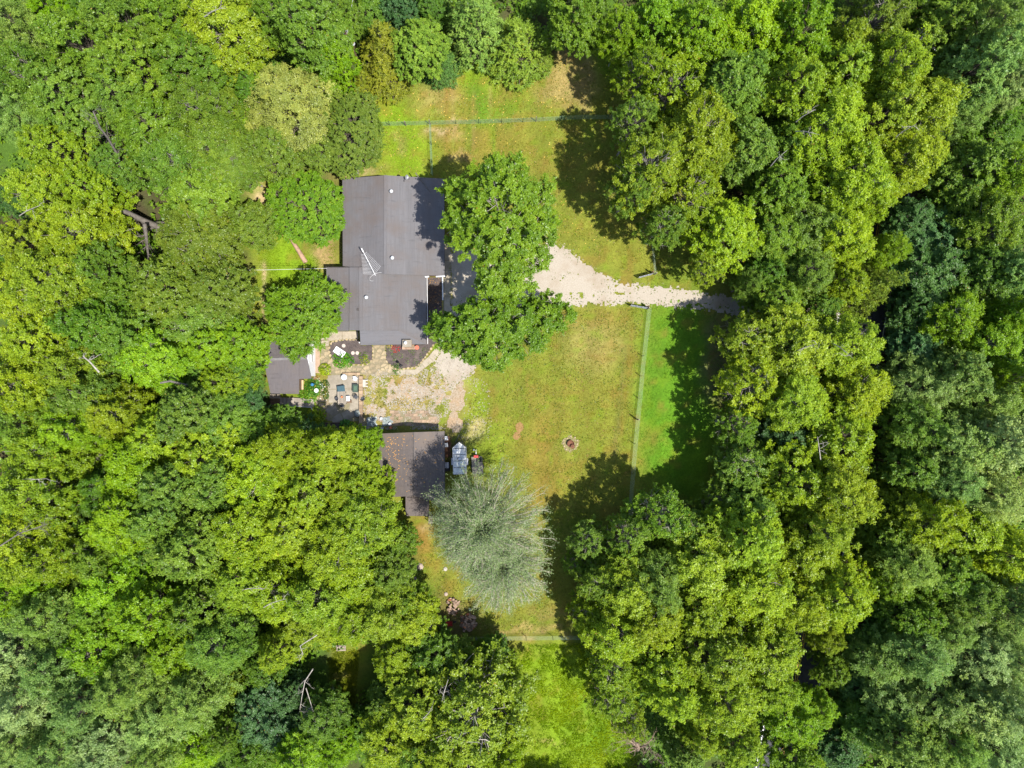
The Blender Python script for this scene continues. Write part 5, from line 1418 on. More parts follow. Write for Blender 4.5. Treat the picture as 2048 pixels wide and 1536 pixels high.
for i in range(2):
    model('open%d' % i, 75 + i, 5.7, 18, bark='bark_pale', lob=dict(n=7, spread=.64, skirt=False), per=100, leaf=.18, crad=1.0, space=1.2, inner=.04, bare=.26, limbs_show=1.3)
def cone_lobes(R, H, r, tiers=7):
    L = []
    for k in range(tiers):
        u = k / (tiers - 1); z = H * (.14 + .78 * u); q = R * (1 - u) ** .8 + .25
        n = max(1, int(7 * (1 - u)))
        for j in range(n):
            a = 6.283 * j / n + k; dd = q * .62 if n > 1 else 0
            L.append((dd * math.cos(a), dd * math.sin(a), z - .1 * dd, max(.4, q * .48), max(.4, q * .48), H * .085))
    return L
for i in range(2):
    t_, c_ = build_tree(80 + i, cone_lobes(3.4, 11, np.random.RandomState(i)), 11, trunk_r=.2, per=110, leaf=.15, wid=.24, crad=.75, space=.75, droop=.1, twigs=10, jit=.08, inner=.1, up=.7)
    t_.materials.append(M['bark']); c_.materials.append(M['needle']); MODELS['conifer%d' % i] = (t_, c_, 3.4, 11)

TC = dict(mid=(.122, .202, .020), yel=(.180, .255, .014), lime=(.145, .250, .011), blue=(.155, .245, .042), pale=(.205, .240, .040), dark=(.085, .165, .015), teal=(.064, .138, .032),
          olive=(.125, .178, .017), gold=(.138, .158, .013), silver=(.118, .165, .058), bluepale=(.210, .295, .078))
TN = dict(mid='mid green', yel='yellow green', lime='lime green', blue='bluish green', pale='straw green', dark='dark green', teal='teal green', olive='olive green', gold='golden brown', bluepale='silvery green')
_tn = [0]
def put(px, py, rpx, H, c, label, mod=None, name='broadleaf_tree', cat='tree', group=None, zc=None, rz=None):
    """tree whose crown the drone sees centred on the pixel (px, py), radius rpx"""
    k = _tn[0]; _tn[0] += 1
    r = random.Random(k * 7 + 5)
    zc = (zc or .68) * H
    x, y, _ = W(px, py, zc)
    R = rpx / PXM * (CAM_H - zc) / CAM_H
    if mod is None:
        if c in ('yel', 'lime'): mod = r.choice(['plane0', 'plane1', 'plane2', 'oak0', 'oak3'])
        elif c in ('blue', 'bluepale'): mod = r.choice(['ash0', 'ash1', 'oak2'])
        else: mod = r.choice(['oak0', 'oak1', 'oak2', 'oak3', 'plane1', 'ash0'])
    t_, c_, R0, H0 = MODELS[mod]
    g_ = r.uniform(.86, 1.12); h_ = r.uniform(.93, 1.07); cl = [TC[c][0] * g_ * h_, TC[c][1] * g_, TC[c][2] * g_ * r.uniform(.8, 1.3)]
    return plant(name, t_, c_, (x, y, 0), r.random() * 6.283 if rz is None else rz, R / R0, H / H0, cl, label, cat, group)

# --- trees of the yard, each with its own shape traced from its outline
def L3(px, py, z, rx, ry, rz, o):
    """lobe centred where the drone sees pixel (px,py) at height z; radii in pixels / metres"""
    x, y, _ = W(px, py, z); k = (CAM_H - z) / CAM_H / PXM
    return (x - o[0], y - o[1], z, rx * k * .87, ry * k * .87, rz)
o1 = W(1032, 575)
lob = [L3(1000, 400, 18.4, 62, 62, 3.0, o1), L3(1000, 350, 16.4, 50, 36, 2.4, o1), L3(1060, 400, 16.4, 48, 50, 2.4, o1), L3(945, 420, 15.4, 52, 46, 2.2, o1), L3(925, 380, 13.9, 34, 28, 1.8, o1), L3(1075, 455, 15.4, 40, 45, 2.2, o1),
       L3(1010, 470, 18.4, 58, 55, 2.8, o1), L3(955, 480, 15.9, 42, 42, 2.2, o1), L3(998, 538, 15.9, 46, 42, 2.4, o1), L3(1055, 510, 14.4, 40, 36, 2.0, o1), L3(985, 570, 12.8, 28, 24, 1.8, o1), L3(910, 455, 13.4, 26, 30, 1.6, o1), L3(1030, 560, 13.9, 36, 28, 1.8, o1)]
t_, c_ = build_tree(101, lob, 18.5, trunk_r=.34, bare=.12, per=170, leaf=.16, crad=.95, space=1.0, base=(0, 0), limbs_show=1.2, twigs=9)
plant('broadleaf_tree', t_, c_, o1, 0, 1, 1, (.122, .202, .014), 'large upright green tree overhanging the right edge of the house roof, above the gravel drive', bm='bark_pale')
o2 = W(1042, 610)
lob = [L3(922, 652, 10.5, 46, 38, 2.4, o2), L3(965, 650, 12, 50, 52, 2.6, o2), L3(1020, 640, 11.5, 50, 48, 2.4, o2), L3(940, 690, 10, 46, 36, 2.2, o2), L3(985, 700, 11, 50, 36, 2.2, o2), L3(1040, 680, 9.5, 42, 36, 2.0, o2), L3(1075, 640, 8.5, 40, 36, 1.8, o2),
       L3(1115, 632, 7.5, 36, 26, 1.5, o2), L3(1085, 605, 6.5, 34, 22, 1.4, o2), L3(895, 660, 8.5, 32, 34, 1.8, o2), L3(1002, 608, 8.5, 30, 22, 1.8, o2), L3(1010, 580, 7.5, 28, 22, 1.4, o2)]
t_, c_ = build_tree(102, lob, 13, trunk_r=.3, bare=.10, per=170, leaf=.15, crad=.9, space=.98, limbs_show=1.3, twigs=9)
plant('broadleaf_tree', t_, c_, o2, 0, 1, 1, (.102, .182, .012), 'wide spreading green tree below the gravel drive, its left boughs beside the house porch', bm='bark_pale')
o3 = W(606, 640)
lob = [L3(610, 628, 7.0, 52, 50, 2.2, o3), L3(640, 595, 6.0, 42, 36, 1.8, o3), L3(655, 590, 5.0, 34, 24, 1.4, o3), L3(575, 615, 5.5, 40, 38, 1.7, o3), L3(570, 655, 5.2, 34, 34, 1.6, o3), L3(610, 665, 5.8, 42, 36, 1.7, o3), L3(590, 695, 4.6, 24, 22, 1.3, o3), L3(648, 640, 5.2, 34, 32, 1.5, o3), L3(625, 565, 4.6, 22, 20, 1.2, o3), L3(552, 600, 4.4, 20, 18, 1.2, o3)]
t_, c_ = build_tree(103, lob, 8.5, trunk_r=.18, per=120, leaf=.14, wid=.4, crad=.85, space=.72, droop=.15, twigs=9, jit=.1)
plant('broadleaf_tree', t_, c_, o3, 0, 1, 1, (.115, .205, .012), 'bushy green tree between the shed roof and the lower left house roof')
o4 = W(615, 440)
lob = [L3(610, 415, 6.5, 60, 50, 2.0, o4), L3(645, 400, 5.2, 42, 42, 1.7, o4), L3(575, 395, 5.2, 42, 36, 1.7, o4), L3(640, 455, 5.4, 42, 36, 1.7, o4), L3(590, 450, 5.2, 44, 34, 1.7, o4), L3(610, 370, 4.8, 44, 26, 1.5, o4), L3(560, 425, 4.2, 26, 30, 1.4, o4), L3(665, 430, 4.2, 24, 34, 1.4, o4)]
t_, c_ = build_tree(104, lob, 8, trunk_r=.2, per=100, leaf=.12, crad=.5, space=.48, inner=.08, twigs=8, jit=.14)
plant('broadleaf_tree', t_, c_, o4, 0, 1, 1, (.088, .165, .012), 'dense rounded dark green tree against the upper left edge of the house roof', lm='leaf_dense')
o5 = W(720, 300)
lob = [L3(705, 258, 8.0, 50, 52, 2.2, o5), L3(720, 215, 6.5, 34, 28, 1.6, o5), L3(735, 270, 6.2, 32, 40, 1.6, o5), L3(700, 310, 6.2, 42, 34, 1.7, o5), L3(675, 280, 6.2, 36, 44, 1.6, o5), L3(690, 225, 6.2, 34, 34, 1.6, o5), L3(735, 310, 4.5, 24, 24, 1.2, o5), L3(690, 335, 4.2, 28, 18, 1.2, o5)]
t_, c_ = build_tree(105, lob, 9, trunk_r=.2, per=110, leaf=.11, crad=.5, space=.46, inner=.08, twigs=8, jit=.14)
plant('broadleaf_tree', t_, c_, o5, 0, 1, 1, (.090, .132, .018), 'dense dark olive tree at the left end of the upper wire fence', lm='leaf_dense')

# --- silvery weeping tree: two crowns of long pale twigs
def build_weeping(seed, cents, o):
    r = np.random.RandomState(seed); T = Tubes(); P = []; N = []; A = []; VV = []
    for (cpx, cpy, zt, R, n) in cents:
        c = np.array(W(cpx, cpy, zt)) - np.array(o)
        fork = np.array([c[0], c[1], zt * .40])
        T.add(np.stack([[c[0] * .5, c[1] * .5, 0], [c[0] * .8, c[1] * .8, zt * .2], fork]), [.36, .30, .25], 8)
        for k in range(n):
            a = 6.283 * (k * .61803) + r.uniform(-.2, .2)
            u = ((k + 14.) / (n + 14)) ** .5
            Rk = R(a) * u * r.uniform(.86, 1.0)
            ze = zt * (1.0 - .36 * u ** 2.0) * r.uniform(.95, 1.04)
            end = np.array(W(cpx + Rk * math.cos(a), cpy - Rk * math.sin(a), ze)) - np.array(o)
            up_ = fork + (end - fork) * np.array([.30, .30, 0]) + np.array([0, 0, (zt - fork[2]) * (.70 + .22 * (1 - u))])
            bz = bezier(fork, up_, end, 8)
            bz[1:-1] += r.randn(6, 3) * .10
            r0 = r.uniform(.04, .085)
            T.add(bz, np.linspace(r0, .018, 8), 4)
            seg = unit(bz[1:] - bz[:-1])
            for j in range(8):
                t_ = .3 + .69 * r.rand() ** .65; i = min(6, int(t_ * 7)); p = bz[i] + (bz[i + 1] - bz[i]) * (t_ * 7 - i)
                d = unit(seg[i] + r.randn(3) * np.array([.38, .38, .25]) + [0, 0, .12]); L_ = r.uniform(.6, 1.5) * (1.15 - .4 * t_)
                e = p + d * L_ - np.array([0, 0, .22 * L_ ** 2])
                T.add(np.stack([p, (p + e) / 2 + [0, 0, .05], e]), [.026, .020, .010], 3)
                m_ = 26
                s = r.uniform(.08, 1.1, m_)[:, None]
                P.append(p + (e - p) * s + r.randn(m_, 3) * .24); A.append(np.repeat(d[None], m_, 0) + r.randn(m_, 3) * .5)
                N.append(np.array([0, 0, 1.0]) + r.randn(m_, 3) * .5); VV.append(np.clip(r.rand() * .5 + r.rand(m_) * .5, 0, .98))
    P, N, A, VV = map(np.concatenate, (P, N, A, VV))
    V, F = leaves(P, N, r.uniform(.05, .10, len(P)), r, .45, A)
    return T.mesh('trunk'), mesh_np('crown', V, F, fattr=VV)
def rad(table):
    aa = np.radians([t_[0] for t_ in table] + [table[0][0] + 360]); rr = [t_[1] for t_ in table] + [table[0][1]]
    return lambda a: float(np.interp(a % (2 * math.pi), aa, rr))
o6 = W(988, 1055)
R1 = rad([(0, 158), (30, 170), (60, 172), (90, 152), (120, 138), (140, 134), (160, 112), (180, 98), (210, 92), (240, 92), (270, 88), (310, 100), (335, 130)])
R2 = rad([(0, 108), (30, 112), (70, 80), (110, 60), (150, 75), (180, 92), (210, 96), (250, 98), (270, 98), (300, 96), (320, 100), (340, 106)])
t_, c_ = build_weeping(106, [(960, 1072, 19.0, R1, 330), (1005, 1138, 17.0, R2, 220)], o6)
t_.materials.append(M['bark_willow'])
plant('silvery_tree', t_, c_, o6, 0, 1, 1, TC['silver'], 'silvery grey green feathery tree with pale radiating twigs, beside the garage', lm='willow_leaf')

# --- trees with a label of their own
put(575, 212, 88, 14, 'pale', 'pale straw coloured tree in flower among green trees, upper left of the house', 'ash0')
put(762, 75, 52, 11, 'gold', 'golden brown conifer beside the utility pole at the top', 'conifer0', 'conifer')
put(770, 140, 42, 7, 'gold', 'lower golden brown conifer at the top edge of the upper lawn, below a taller one', 'conifer1', 'conifer', zc=.5)
put(725, 158, 22, 4, 'gold', 'small golden olive conifer above the dense dark olive tree', 'conifer0', 'conifer', zc=.5)
put(840, 88, 56, 10, 'mid', 'rounded mid green tree right of the golden conifer at the top edge', 'round0')
put(878, 120, 34, 7, 'teal', 'deep teal conifer at the top left corner of the upper lawn', 'conifer1', 'conifer', zc=.5)
put(948, 14, 58, 15, 'blue', 'bluish green conifer at the top edge, above a dark gap over the lawn', 'conifer0', 'conifer')
put(1035, 85, 58, 9, 'olive', 'olive green juniper on the top edge of the upper lawn', 'conifer1', 'conifer', zc=.5)
put(1078, 108, 26, 6, 'olive', 'smaller olive juniper right of a bigger one at the upper lawn', 'conifer0', 'conifer', zc=.5)
put(990, 98, 22, 5, 'olive', 'lowest olive juniper, at the dark gap on the upper lawn edge', 'conifer1', 'conifer', zc=.5)
put(1155, 24, 62, 15, 'mid', 'mid green tree at the top edge over the tan corner of the upper lawn', 'oak1')
put(1770, 565, 50, 14, 'olive', 'soft olive conifer beside the road on the right', 'conifer1', 'conifer')
put(950, 1440, 112, 17, 'yel', 'yellowing tree with bare white limbs at the bottom edge', 'turn0')
put(1780, 500, 36, 12, 'lime', 'bright sprig of a small lime tree over the shaded road', 'ash1')
put(1760, 30, 62, 17, 'olive', 'thin olive brown tree at the top edge showing bare twigs', 'turn0')

# --- the wood all round: (px, py, radius px, height, colour)
WOOD = [
 # upper left
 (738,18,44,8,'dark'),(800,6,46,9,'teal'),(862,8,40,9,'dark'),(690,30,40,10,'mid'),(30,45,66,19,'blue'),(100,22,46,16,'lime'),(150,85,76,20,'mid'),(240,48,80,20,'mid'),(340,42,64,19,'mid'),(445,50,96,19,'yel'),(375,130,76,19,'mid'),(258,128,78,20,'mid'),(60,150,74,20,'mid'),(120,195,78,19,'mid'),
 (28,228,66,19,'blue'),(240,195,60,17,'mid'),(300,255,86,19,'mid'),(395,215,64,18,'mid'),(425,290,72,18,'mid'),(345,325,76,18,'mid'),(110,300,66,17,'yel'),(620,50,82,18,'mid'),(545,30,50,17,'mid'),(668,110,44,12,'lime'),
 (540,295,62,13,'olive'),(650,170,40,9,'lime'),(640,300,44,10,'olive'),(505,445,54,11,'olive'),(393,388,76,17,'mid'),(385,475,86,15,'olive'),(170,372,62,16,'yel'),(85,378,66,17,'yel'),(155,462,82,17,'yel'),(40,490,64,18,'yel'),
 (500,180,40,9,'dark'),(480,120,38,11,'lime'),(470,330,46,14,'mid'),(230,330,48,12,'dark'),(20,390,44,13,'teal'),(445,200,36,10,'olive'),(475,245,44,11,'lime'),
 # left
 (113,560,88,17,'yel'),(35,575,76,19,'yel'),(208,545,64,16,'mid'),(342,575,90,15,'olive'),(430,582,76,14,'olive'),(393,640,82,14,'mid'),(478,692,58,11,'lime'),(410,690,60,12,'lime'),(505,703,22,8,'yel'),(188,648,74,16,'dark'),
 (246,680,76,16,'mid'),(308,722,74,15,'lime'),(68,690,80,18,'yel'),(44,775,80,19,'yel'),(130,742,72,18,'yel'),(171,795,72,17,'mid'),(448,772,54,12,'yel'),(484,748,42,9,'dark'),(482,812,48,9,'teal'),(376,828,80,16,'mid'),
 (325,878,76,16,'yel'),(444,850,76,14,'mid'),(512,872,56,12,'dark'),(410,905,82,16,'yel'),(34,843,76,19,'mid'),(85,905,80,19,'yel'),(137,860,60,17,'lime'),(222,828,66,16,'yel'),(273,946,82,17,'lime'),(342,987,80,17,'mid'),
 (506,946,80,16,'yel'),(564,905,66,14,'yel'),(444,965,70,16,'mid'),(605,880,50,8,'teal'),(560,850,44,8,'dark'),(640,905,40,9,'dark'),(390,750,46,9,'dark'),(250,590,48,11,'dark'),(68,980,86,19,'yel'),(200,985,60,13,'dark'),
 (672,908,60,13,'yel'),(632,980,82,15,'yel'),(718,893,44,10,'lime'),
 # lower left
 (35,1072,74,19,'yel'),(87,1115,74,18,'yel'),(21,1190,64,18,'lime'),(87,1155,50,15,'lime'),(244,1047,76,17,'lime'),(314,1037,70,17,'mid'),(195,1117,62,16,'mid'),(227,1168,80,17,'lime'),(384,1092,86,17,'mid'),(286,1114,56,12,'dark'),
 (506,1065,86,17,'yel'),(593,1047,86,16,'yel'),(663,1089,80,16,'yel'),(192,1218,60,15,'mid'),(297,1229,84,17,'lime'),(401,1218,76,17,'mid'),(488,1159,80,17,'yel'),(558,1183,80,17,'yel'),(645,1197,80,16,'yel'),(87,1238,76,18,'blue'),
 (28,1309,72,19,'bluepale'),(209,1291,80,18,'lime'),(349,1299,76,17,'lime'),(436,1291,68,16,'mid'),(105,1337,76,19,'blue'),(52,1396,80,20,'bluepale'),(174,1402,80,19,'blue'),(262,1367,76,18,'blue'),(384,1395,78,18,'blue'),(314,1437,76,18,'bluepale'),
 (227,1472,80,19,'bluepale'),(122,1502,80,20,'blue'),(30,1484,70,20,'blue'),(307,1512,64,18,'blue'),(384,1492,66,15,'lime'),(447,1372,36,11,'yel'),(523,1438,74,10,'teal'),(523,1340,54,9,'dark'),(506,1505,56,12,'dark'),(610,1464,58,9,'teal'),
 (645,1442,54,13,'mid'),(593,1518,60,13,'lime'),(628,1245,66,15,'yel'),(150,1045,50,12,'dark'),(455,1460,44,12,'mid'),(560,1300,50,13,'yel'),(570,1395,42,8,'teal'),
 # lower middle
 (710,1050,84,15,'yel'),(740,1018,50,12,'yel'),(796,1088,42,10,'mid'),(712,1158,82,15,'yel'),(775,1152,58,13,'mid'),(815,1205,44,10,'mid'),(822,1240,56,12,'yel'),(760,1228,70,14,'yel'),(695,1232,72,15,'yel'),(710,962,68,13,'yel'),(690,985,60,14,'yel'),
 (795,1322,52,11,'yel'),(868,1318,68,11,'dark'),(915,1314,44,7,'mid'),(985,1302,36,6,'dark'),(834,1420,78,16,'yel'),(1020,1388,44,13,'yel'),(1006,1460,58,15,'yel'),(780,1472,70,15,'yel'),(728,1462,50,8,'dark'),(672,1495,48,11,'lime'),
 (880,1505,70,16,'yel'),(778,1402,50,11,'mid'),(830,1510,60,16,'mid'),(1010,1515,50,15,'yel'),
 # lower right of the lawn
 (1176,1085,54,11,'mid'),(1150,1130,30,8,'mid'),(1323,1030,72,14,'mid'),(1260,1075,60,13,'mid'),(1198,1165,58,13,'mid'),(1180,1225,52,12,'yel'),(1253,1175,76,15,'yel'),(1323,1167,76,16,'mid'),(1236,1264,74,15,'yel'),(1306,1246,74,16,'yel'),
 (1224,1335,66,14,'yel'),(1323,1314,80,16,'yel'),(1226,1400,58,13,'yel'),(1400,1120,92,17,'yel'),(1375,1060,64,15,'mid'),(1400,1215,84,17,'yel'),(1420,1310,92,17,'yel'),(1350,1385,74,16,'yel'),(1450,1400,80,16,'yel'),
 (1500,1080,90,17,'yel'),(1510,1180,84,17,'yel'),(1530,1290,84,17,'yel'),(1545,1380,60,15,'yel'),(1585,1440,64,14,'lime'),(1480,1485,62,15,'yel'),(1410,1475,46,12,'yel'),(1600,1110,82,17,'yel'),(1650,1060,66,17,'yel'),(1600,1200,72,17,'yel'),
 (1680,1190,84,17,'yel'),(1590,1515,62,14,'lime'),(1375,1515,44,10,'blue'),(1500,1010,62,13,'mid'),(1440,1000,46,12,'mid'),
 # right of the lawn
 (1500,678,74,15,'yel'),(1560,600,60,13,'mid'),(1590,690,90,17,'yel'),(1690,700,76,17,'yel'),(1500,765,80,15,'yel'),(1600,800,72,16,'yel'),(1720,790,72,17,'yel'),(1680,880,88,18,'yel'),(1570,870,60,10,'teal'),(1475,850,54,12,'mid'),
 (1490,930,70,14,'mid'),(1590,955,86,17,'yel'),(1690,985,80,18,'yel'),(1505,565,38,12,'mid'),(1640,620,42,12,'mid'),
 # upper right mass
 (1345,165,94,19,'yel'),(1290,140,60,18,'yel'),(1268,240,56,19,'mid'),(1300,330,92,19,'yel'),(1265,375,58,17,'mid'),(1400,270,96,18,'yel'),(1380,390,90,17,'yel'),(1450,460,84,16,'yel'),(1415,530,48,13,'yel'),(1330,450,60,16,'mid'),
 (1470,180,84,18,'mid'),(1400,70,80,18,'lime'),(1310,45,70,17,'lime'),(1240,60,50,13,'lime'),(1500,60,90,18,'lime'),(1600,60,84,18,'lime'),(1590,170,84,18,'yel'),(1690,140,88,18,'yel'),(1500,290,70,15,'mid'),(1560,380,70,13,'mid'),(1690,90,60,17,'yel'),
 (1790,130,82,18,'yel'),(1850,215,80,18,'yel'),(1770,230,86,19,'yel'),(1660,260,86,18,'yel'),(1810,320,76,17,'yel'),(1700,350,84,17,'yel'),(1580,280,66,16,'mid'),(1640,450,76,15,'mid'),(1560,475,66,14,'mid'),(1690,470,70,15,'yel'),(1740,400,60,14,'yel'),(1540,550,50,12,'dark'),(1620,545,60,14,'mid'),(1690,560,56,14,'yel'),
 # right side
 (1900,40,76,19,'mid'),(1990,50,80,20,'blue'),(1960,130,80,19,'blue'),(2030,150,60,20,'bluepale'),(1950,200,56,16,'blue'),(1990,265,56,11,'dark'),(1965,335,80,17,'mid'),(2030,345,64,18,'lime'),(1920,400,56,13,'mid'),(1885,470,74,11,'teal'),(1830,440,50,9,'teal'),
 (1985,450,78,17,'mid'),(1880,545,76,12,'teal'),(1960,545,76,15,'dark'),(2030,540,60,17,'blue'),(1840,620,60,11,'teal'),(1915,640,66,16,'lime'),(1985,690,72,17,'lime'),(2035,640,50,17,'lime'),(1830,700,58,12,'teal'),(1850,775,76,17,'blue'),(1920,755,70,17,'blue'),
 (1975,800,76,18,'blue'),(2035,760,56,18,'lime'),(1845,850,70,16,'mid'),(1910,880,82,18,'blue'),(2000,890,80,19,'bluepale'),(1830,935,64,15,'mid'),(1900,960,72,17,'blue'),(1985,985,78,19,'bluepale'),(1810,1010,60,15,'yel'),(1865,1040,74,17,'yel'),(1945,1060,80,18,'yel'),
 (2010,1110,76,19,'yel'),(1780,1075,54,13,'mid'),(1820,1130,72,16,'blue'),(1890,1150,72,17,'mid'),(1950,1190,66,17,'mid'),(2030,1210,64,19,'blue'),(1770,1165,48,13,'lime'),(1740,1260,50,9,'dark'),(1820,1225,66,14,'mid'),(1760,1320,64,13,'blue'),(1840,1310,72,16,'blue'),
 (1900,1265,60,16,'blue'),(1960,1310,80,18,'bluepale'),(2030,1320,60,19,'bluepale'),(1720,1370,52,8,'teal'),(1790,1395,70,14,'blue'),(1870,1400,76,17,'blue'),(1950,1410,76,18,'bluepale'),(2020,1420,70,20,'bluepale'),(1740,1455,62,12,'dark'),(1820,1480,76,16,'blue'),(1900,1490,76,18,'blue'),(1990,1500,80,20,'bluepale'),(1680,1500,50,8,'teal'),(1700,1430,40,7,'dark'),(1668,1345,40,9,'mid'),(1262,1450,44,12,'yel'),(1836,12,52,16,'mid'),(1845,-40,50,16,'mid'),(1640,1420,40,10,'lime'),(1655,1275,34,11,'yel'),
]
LAND = [('the fallen grey trunk', 285, 440), ('the pale flowering tree', 575, 212), ('the shed', 575, 735), ('the garage', 815, 945), ('the upper lawn', 1000, 190), ('the silvery tree', 985, 1080), ('the firewood heap', 935, 1242),
        ('the lime meadow strip', 1130, 1400), ('the bare dead tree', 1275, 1485), ('the yellow road line', 1612, 1245), ('the drive mouth', 1660, 620), ('the right fence', 1275, 830), ('the upper left corner', 0, 0), ('the lower left corner', 0, 1536),
        ('the upper right corner', 2048, 0), ('the lower right corner', 2048, 1536), ('the left edge middle', 0, 768), ('the right edge middle', 2048, 768), ('the roadside conifer', 1770, 565), ('the house', 780, 520), ('the white limbed tree', 950, 1440),
        ('the grey bench', 684, 1294), ('the white basin', 680, 704), ('the forked white branch', 612, 1395), ('the bare dead branch', 215, 275), ('the thin olive brown tree', 1760, 30), ('the open upper gate', 1290, 553), ('the utility pole', 712, 90)]
ORD = ['nearest', 'second nearest', 'third nearest', 'fourth nearest', 'fifth nearest', 'sixth nearest', 'seventh nearest', 'eighth nearest', 'ninth nearest', 'tenth nearest', 'eleventh nearest', 'twelfth nearest']
def side(dx, dy):
    a = (math.degrees(math.atan2(-dy, dx)) + 360) % 360
    return ['right of', 'upper right of', 'above', 'upper left of', 'left of', 'lower left of', 'below', 'lower right of'][int((a + 22.5) // 45) % 8]
groups = {}
for i, (px, py, rp, H, c) in enumerate(WOOD):
    d = [(math.hypot(px - lx, py - ly), nm, lx, ly) for nm, lx, ly in LAND]
    dist, nm, lx, ly = min(d)
    groups.setdefault((c, nm, side(px - lx, py - ly)), []).append((dist, i))
labels = {}
for (c, nm, sd), lst in groups.items():
    lst.sort()
    for k, (dist, i) in enumerate(lst):
        size = 'small ' if WOOD[i][2] < 48 else ('low ' if WOOD[i][3] < 11 else '')
        labels[i] = '%s%s tree %s %s%s' % (size, TN[c], sd, nm, (', %s of its colour' % ORD[k]) if len(lst) > 1 else '')
REG = lambda px, py: 'trees of the %s%s wood' % ('upper' if py < 768 else 'lower', ' left' if px < 1024 else ' right')
OPEN = {(1345, 165), (1290, 140), (1268, 240), (1300, 330), (1265, 375), (1330, 450), (1380, 390), (1415, 530), (1176, 1085), (1260, 1075), (1323, 1030), (1198, 1165), (1150, 1130), (1475, 850), (1500, 678), (1490, 930), (1500, 765), (1440, 1000), (1375, 1060), (1180, 1225), (1226, 1400), (1224, 1335), (1262, 1450)}
for i, (px, py, rp, H, c) in enumerate(WOOD):
    put(px, py, rp * 0.86, H * random.Random(i * 3 + 1).uniform(.90, 1.12), c, labels[i], ('open%d' % (i % 2)) if (px, py) in OPEN else None, group=REG(px, py))

# --- a belt of trees beyond the picture's edges, so shade and reflections go on
_u = 'one two three four five six seven eight nine ten eleven twelve thirteen fourteen fifteen sixteen seventeen eighteen nineteen'.split()
NUMW = _u + ['%s%s' % (a_, '' if not b_ else '-' + b_) for a_ in ('twenty', 'thirty', 'forty', 'fifty', 'sixty', 'seventy') for b_ in [''] + _u[:9]]
r = random.Random(99)
for k in range(74):
    u = k / 74 * 4
    if u < 1.2: x, y = -78 + 156 * u / 1.2, 58 + r.uniform(-3, 5)
    elif u < 2: x, y = 76 + r.uniform(-3, 6), 52 - 104 * (u - 1.2) / .8
    elif u < 3.2: x, y = 78 - 156 * (u - 2) / 1.2, -58 + r.uniform(-5, 3)
    else: x, y = -76 + r.uniform(-6, 3), -52 + 104 * (u - 3.2) / .8
    if abs(x - (W2(road_c(768 - y * 15), 0)[0])) < 6: continue
    t_, c_, R0, H0 = MODELS[r.choice(['oak0', 'oak1', 'oak2', 'oak3', 'plane0', 'ash1'])]
    plant('broadleaf_tree', t_, c_, (x, y, 0), r.random() * 6.28, r.uniform(.8, 1.05), r.uniform(.85, 1.05), TC[r.choice(['mid', 'yel', 'blue', 'mid', 'dark'])], 'green tree just beyond the %s edge of the picture, number %s clockwise' % (('upper', 'right', 'lower', 'left')[0 if u < 1.2 else 1 if u < 2 else 2 if u < 3.2 else 3], NUMW[k]), group='trees beyond the picture edge')

# --- undergrowth of the wood
r = np.random.RandomState(17)
N_ = 8600
ux_ = r.uniform(-72, 72, N_); uy_ = r.uniform(-55, 55, N_)
dd = poly_dist(ux_, uy_, YARD)
rdx = np.array([W2(road_c(768 - y * 15), 0)[0] for y in uy_])
ok = (dd < -.8) & (np.abs(ux_ - rdx) > 4.2)
ux_, uy_ = ux_[ok], uy_[ok]
ok = fbm(ux_, uy_, 6, 500) > .30
ux_, uy_ = ux_[ok], uy_[ok]
n = len(ux_); m_ = 24
h = r.uniform(.4, 1, n) ** 2 * 3.4 + .3; rad_ = .5 + h * .32
th = r.rand(n, m_) * 6.283; q = np.sqrt(r.rand(n, m_))
pos = np.stack([ux_[:, None] + np.cos(th) * q * rad_[:, None], uy_[:, None] + np.sin(th) * q * rad_[:, None], .15 + h[:, None] * np.sqrt(1.02 - q ** 2) * r.uniform(.5, 1, (n, m_))], -1).reshape(-1, 3)
nr = np.stack([np.cos(th) * q * .6, np.sin(th) * q * .6, np.ones_like(q)], -1).reshape(-1, 3) + r.randn(n * m_, 3) * .4
V, F = leaves(pos, nr, r.uniform(.16, .34, n * m_), r, .65)
ug = link('undergrowth', mesh_np('undergrowth', V, F, fattr=np.clip(np.repeat(r.rand(n), m_) * .6 + r.rand(n * m_) * .36, 0, .97)), M['leaf'])
ug.color = (.085, .160, .013, 1)
tag(ug, kind='stuff')

